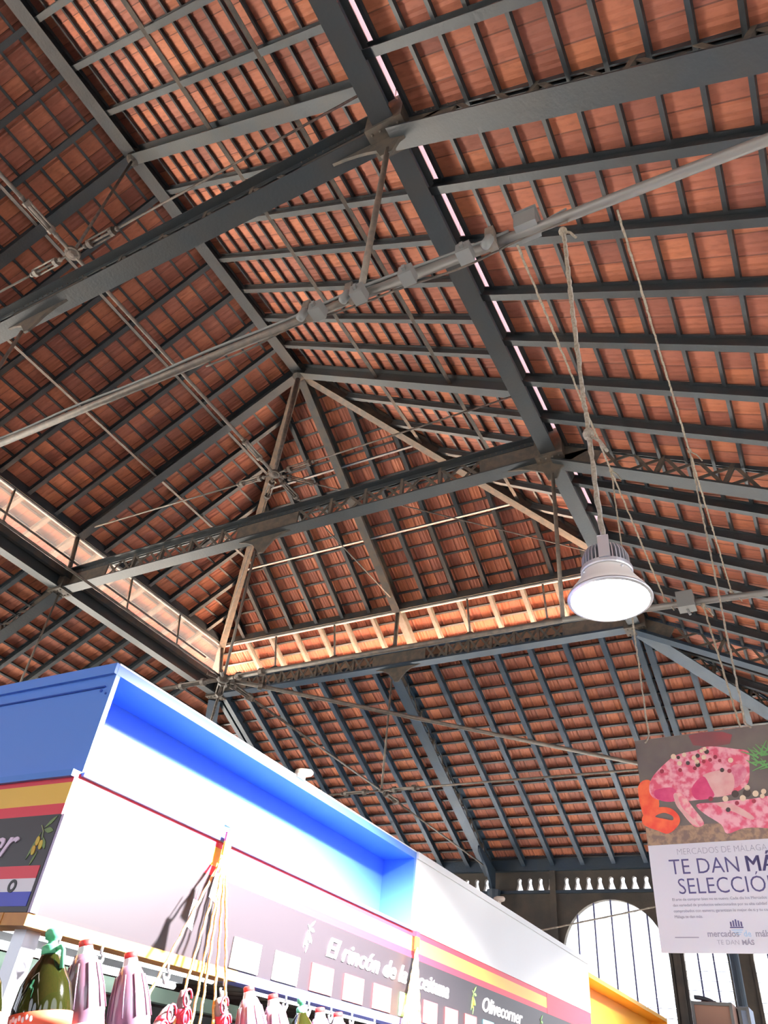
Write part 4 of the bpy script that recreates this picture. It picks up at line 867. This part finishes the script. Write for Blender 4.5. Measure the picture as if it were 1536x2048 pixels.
pt('TE DAN', .125, .203, 1.6 + 1.228, INK, -.0008, .92); [pt('M\u00c1S', .125, .545 + j * .0022, 1.6 + 1.228, INK, 0, .92) for j in (-1, 1)]
pt('SELECCI\u00d3N', .125, .325, 1.6 + 1.118, INK, -.001, .9)
for i, l in enumerate(('El arte de comprar bien no es nuevo. Cada d\u00eda los Mercados de M\u00e1laga te', 'dan variedad de productos seleccionados por su alta calidad que, adem\u00e1s,', 'comprobados con esmero, garantizan lo mejor de ti y tu compra. Mercados de', 'M\u00e1laga te dan m\u00e1s.')):
    pt(l, .0215, -.012, 1.6 + 1.082 - i * .031, INKL, 0, 1.0, 'LEFT')
pt('mercados', .046, .245, 2.492, INKL, .0008, .95); pt('de', .046, .375, 2.492, INKB, 0, .9); pt('m\u00e1laga', .046, .475, 2.492, INKL, .0008, .95); pt('TE DAN ', .034, .27, 2.452, INKL, -.0006); pt('M\u00c1S', .034, .37, 2.452, INKL, .001)
lw, lzz = .325, 2.555
for i in range(5): pplate('logo_bar', [[(lw - .032 + i * .014, lzz - .012), (lw - .024 + i * .014, lzz - .012), (lw - .024 + i * .014, lzz + .012 + .012 * (1 - abs(i - 2) / 2)), (lw - .032 + i * .014, lzz + .012 + .012 * (1 - abs(i - 2) / 2))]], .0052, INK)
pplate('logo_line', [[(lw - .036, lzz - .02), (lw + .036, lzz - .02), (lw + .036, lzz - .014), (lw - .036, lzz - .014)]], .0052, INK)
for i in range(3): pplate('logo_wave', [[(lw - .03 + .008 * i, lzz - .028 - i * .011), (lw + .03 - .008 * i, lzz - .028 - i * .011), (lw + .03 - .008 * i, lzz - .032 - i * .011), (lw - .03 + .008 * i, lzz - .032 - i * .011)]], .0052, INKB)
pplate('web_line', [[(-.025, 2.486), (.11, 2.486), (.11, 2.491), (-.025, 2.491)]], .0052, INKL)
bell(V((-.37, Y2, 3.30)), 'second bell lamp hidden behind the hanging poster', 1100)
rope([(-.38, Y2, 4.4), (-.37, Y2, 3.60)], .009, 'lower end of the rope above the second lamp', .003)

# ------------------------------------------------------------------ daylight
w = bpy.data.worlds.new('sky'); bpy.context.scene.world = w; w.use_nodes = True; nt = w.node_tree; bg = nt.nodes['Background']
bg.inputs['Color'].default_value = (.83, .88, 1.0, 1); bg.inputs['Strength'].default_value = 2.6
sd = bpy.data.lights.new('sun', 'SUN'); sd.energy = 360; sd.angle = .01; sd.color = (1, .93, .82); so = bpy.data.objects.new('sun', sd); C.objects.link(so)
so.rotation_euler = V((.06, .27, 1.0)).to_track_quat('Z', 'Y').to_euler()
sc = bpy.context.scene; sc.view_settings.view_transform = 'Standard'; sc.view_settings.look = 'None'; sc.view_settings.gamma = 1; sc.view_settings.exposure = 0.42
try: sc.view_settings.use_curve_mapping = False
except Exception: pass
sc.cycles.max_bounces = 10; sc.cycles.diffuse_bounces = 6; sc.cycles.glossy_bounces = 3; sc.cycles.transparent_max_bounces = 12; sc.cycles.use_denoising = True
sc.cycles.sample_clamp_indirect = 6; sc.cycles.caustics_reflective = False; sc.cycles.caustics_refractive = False
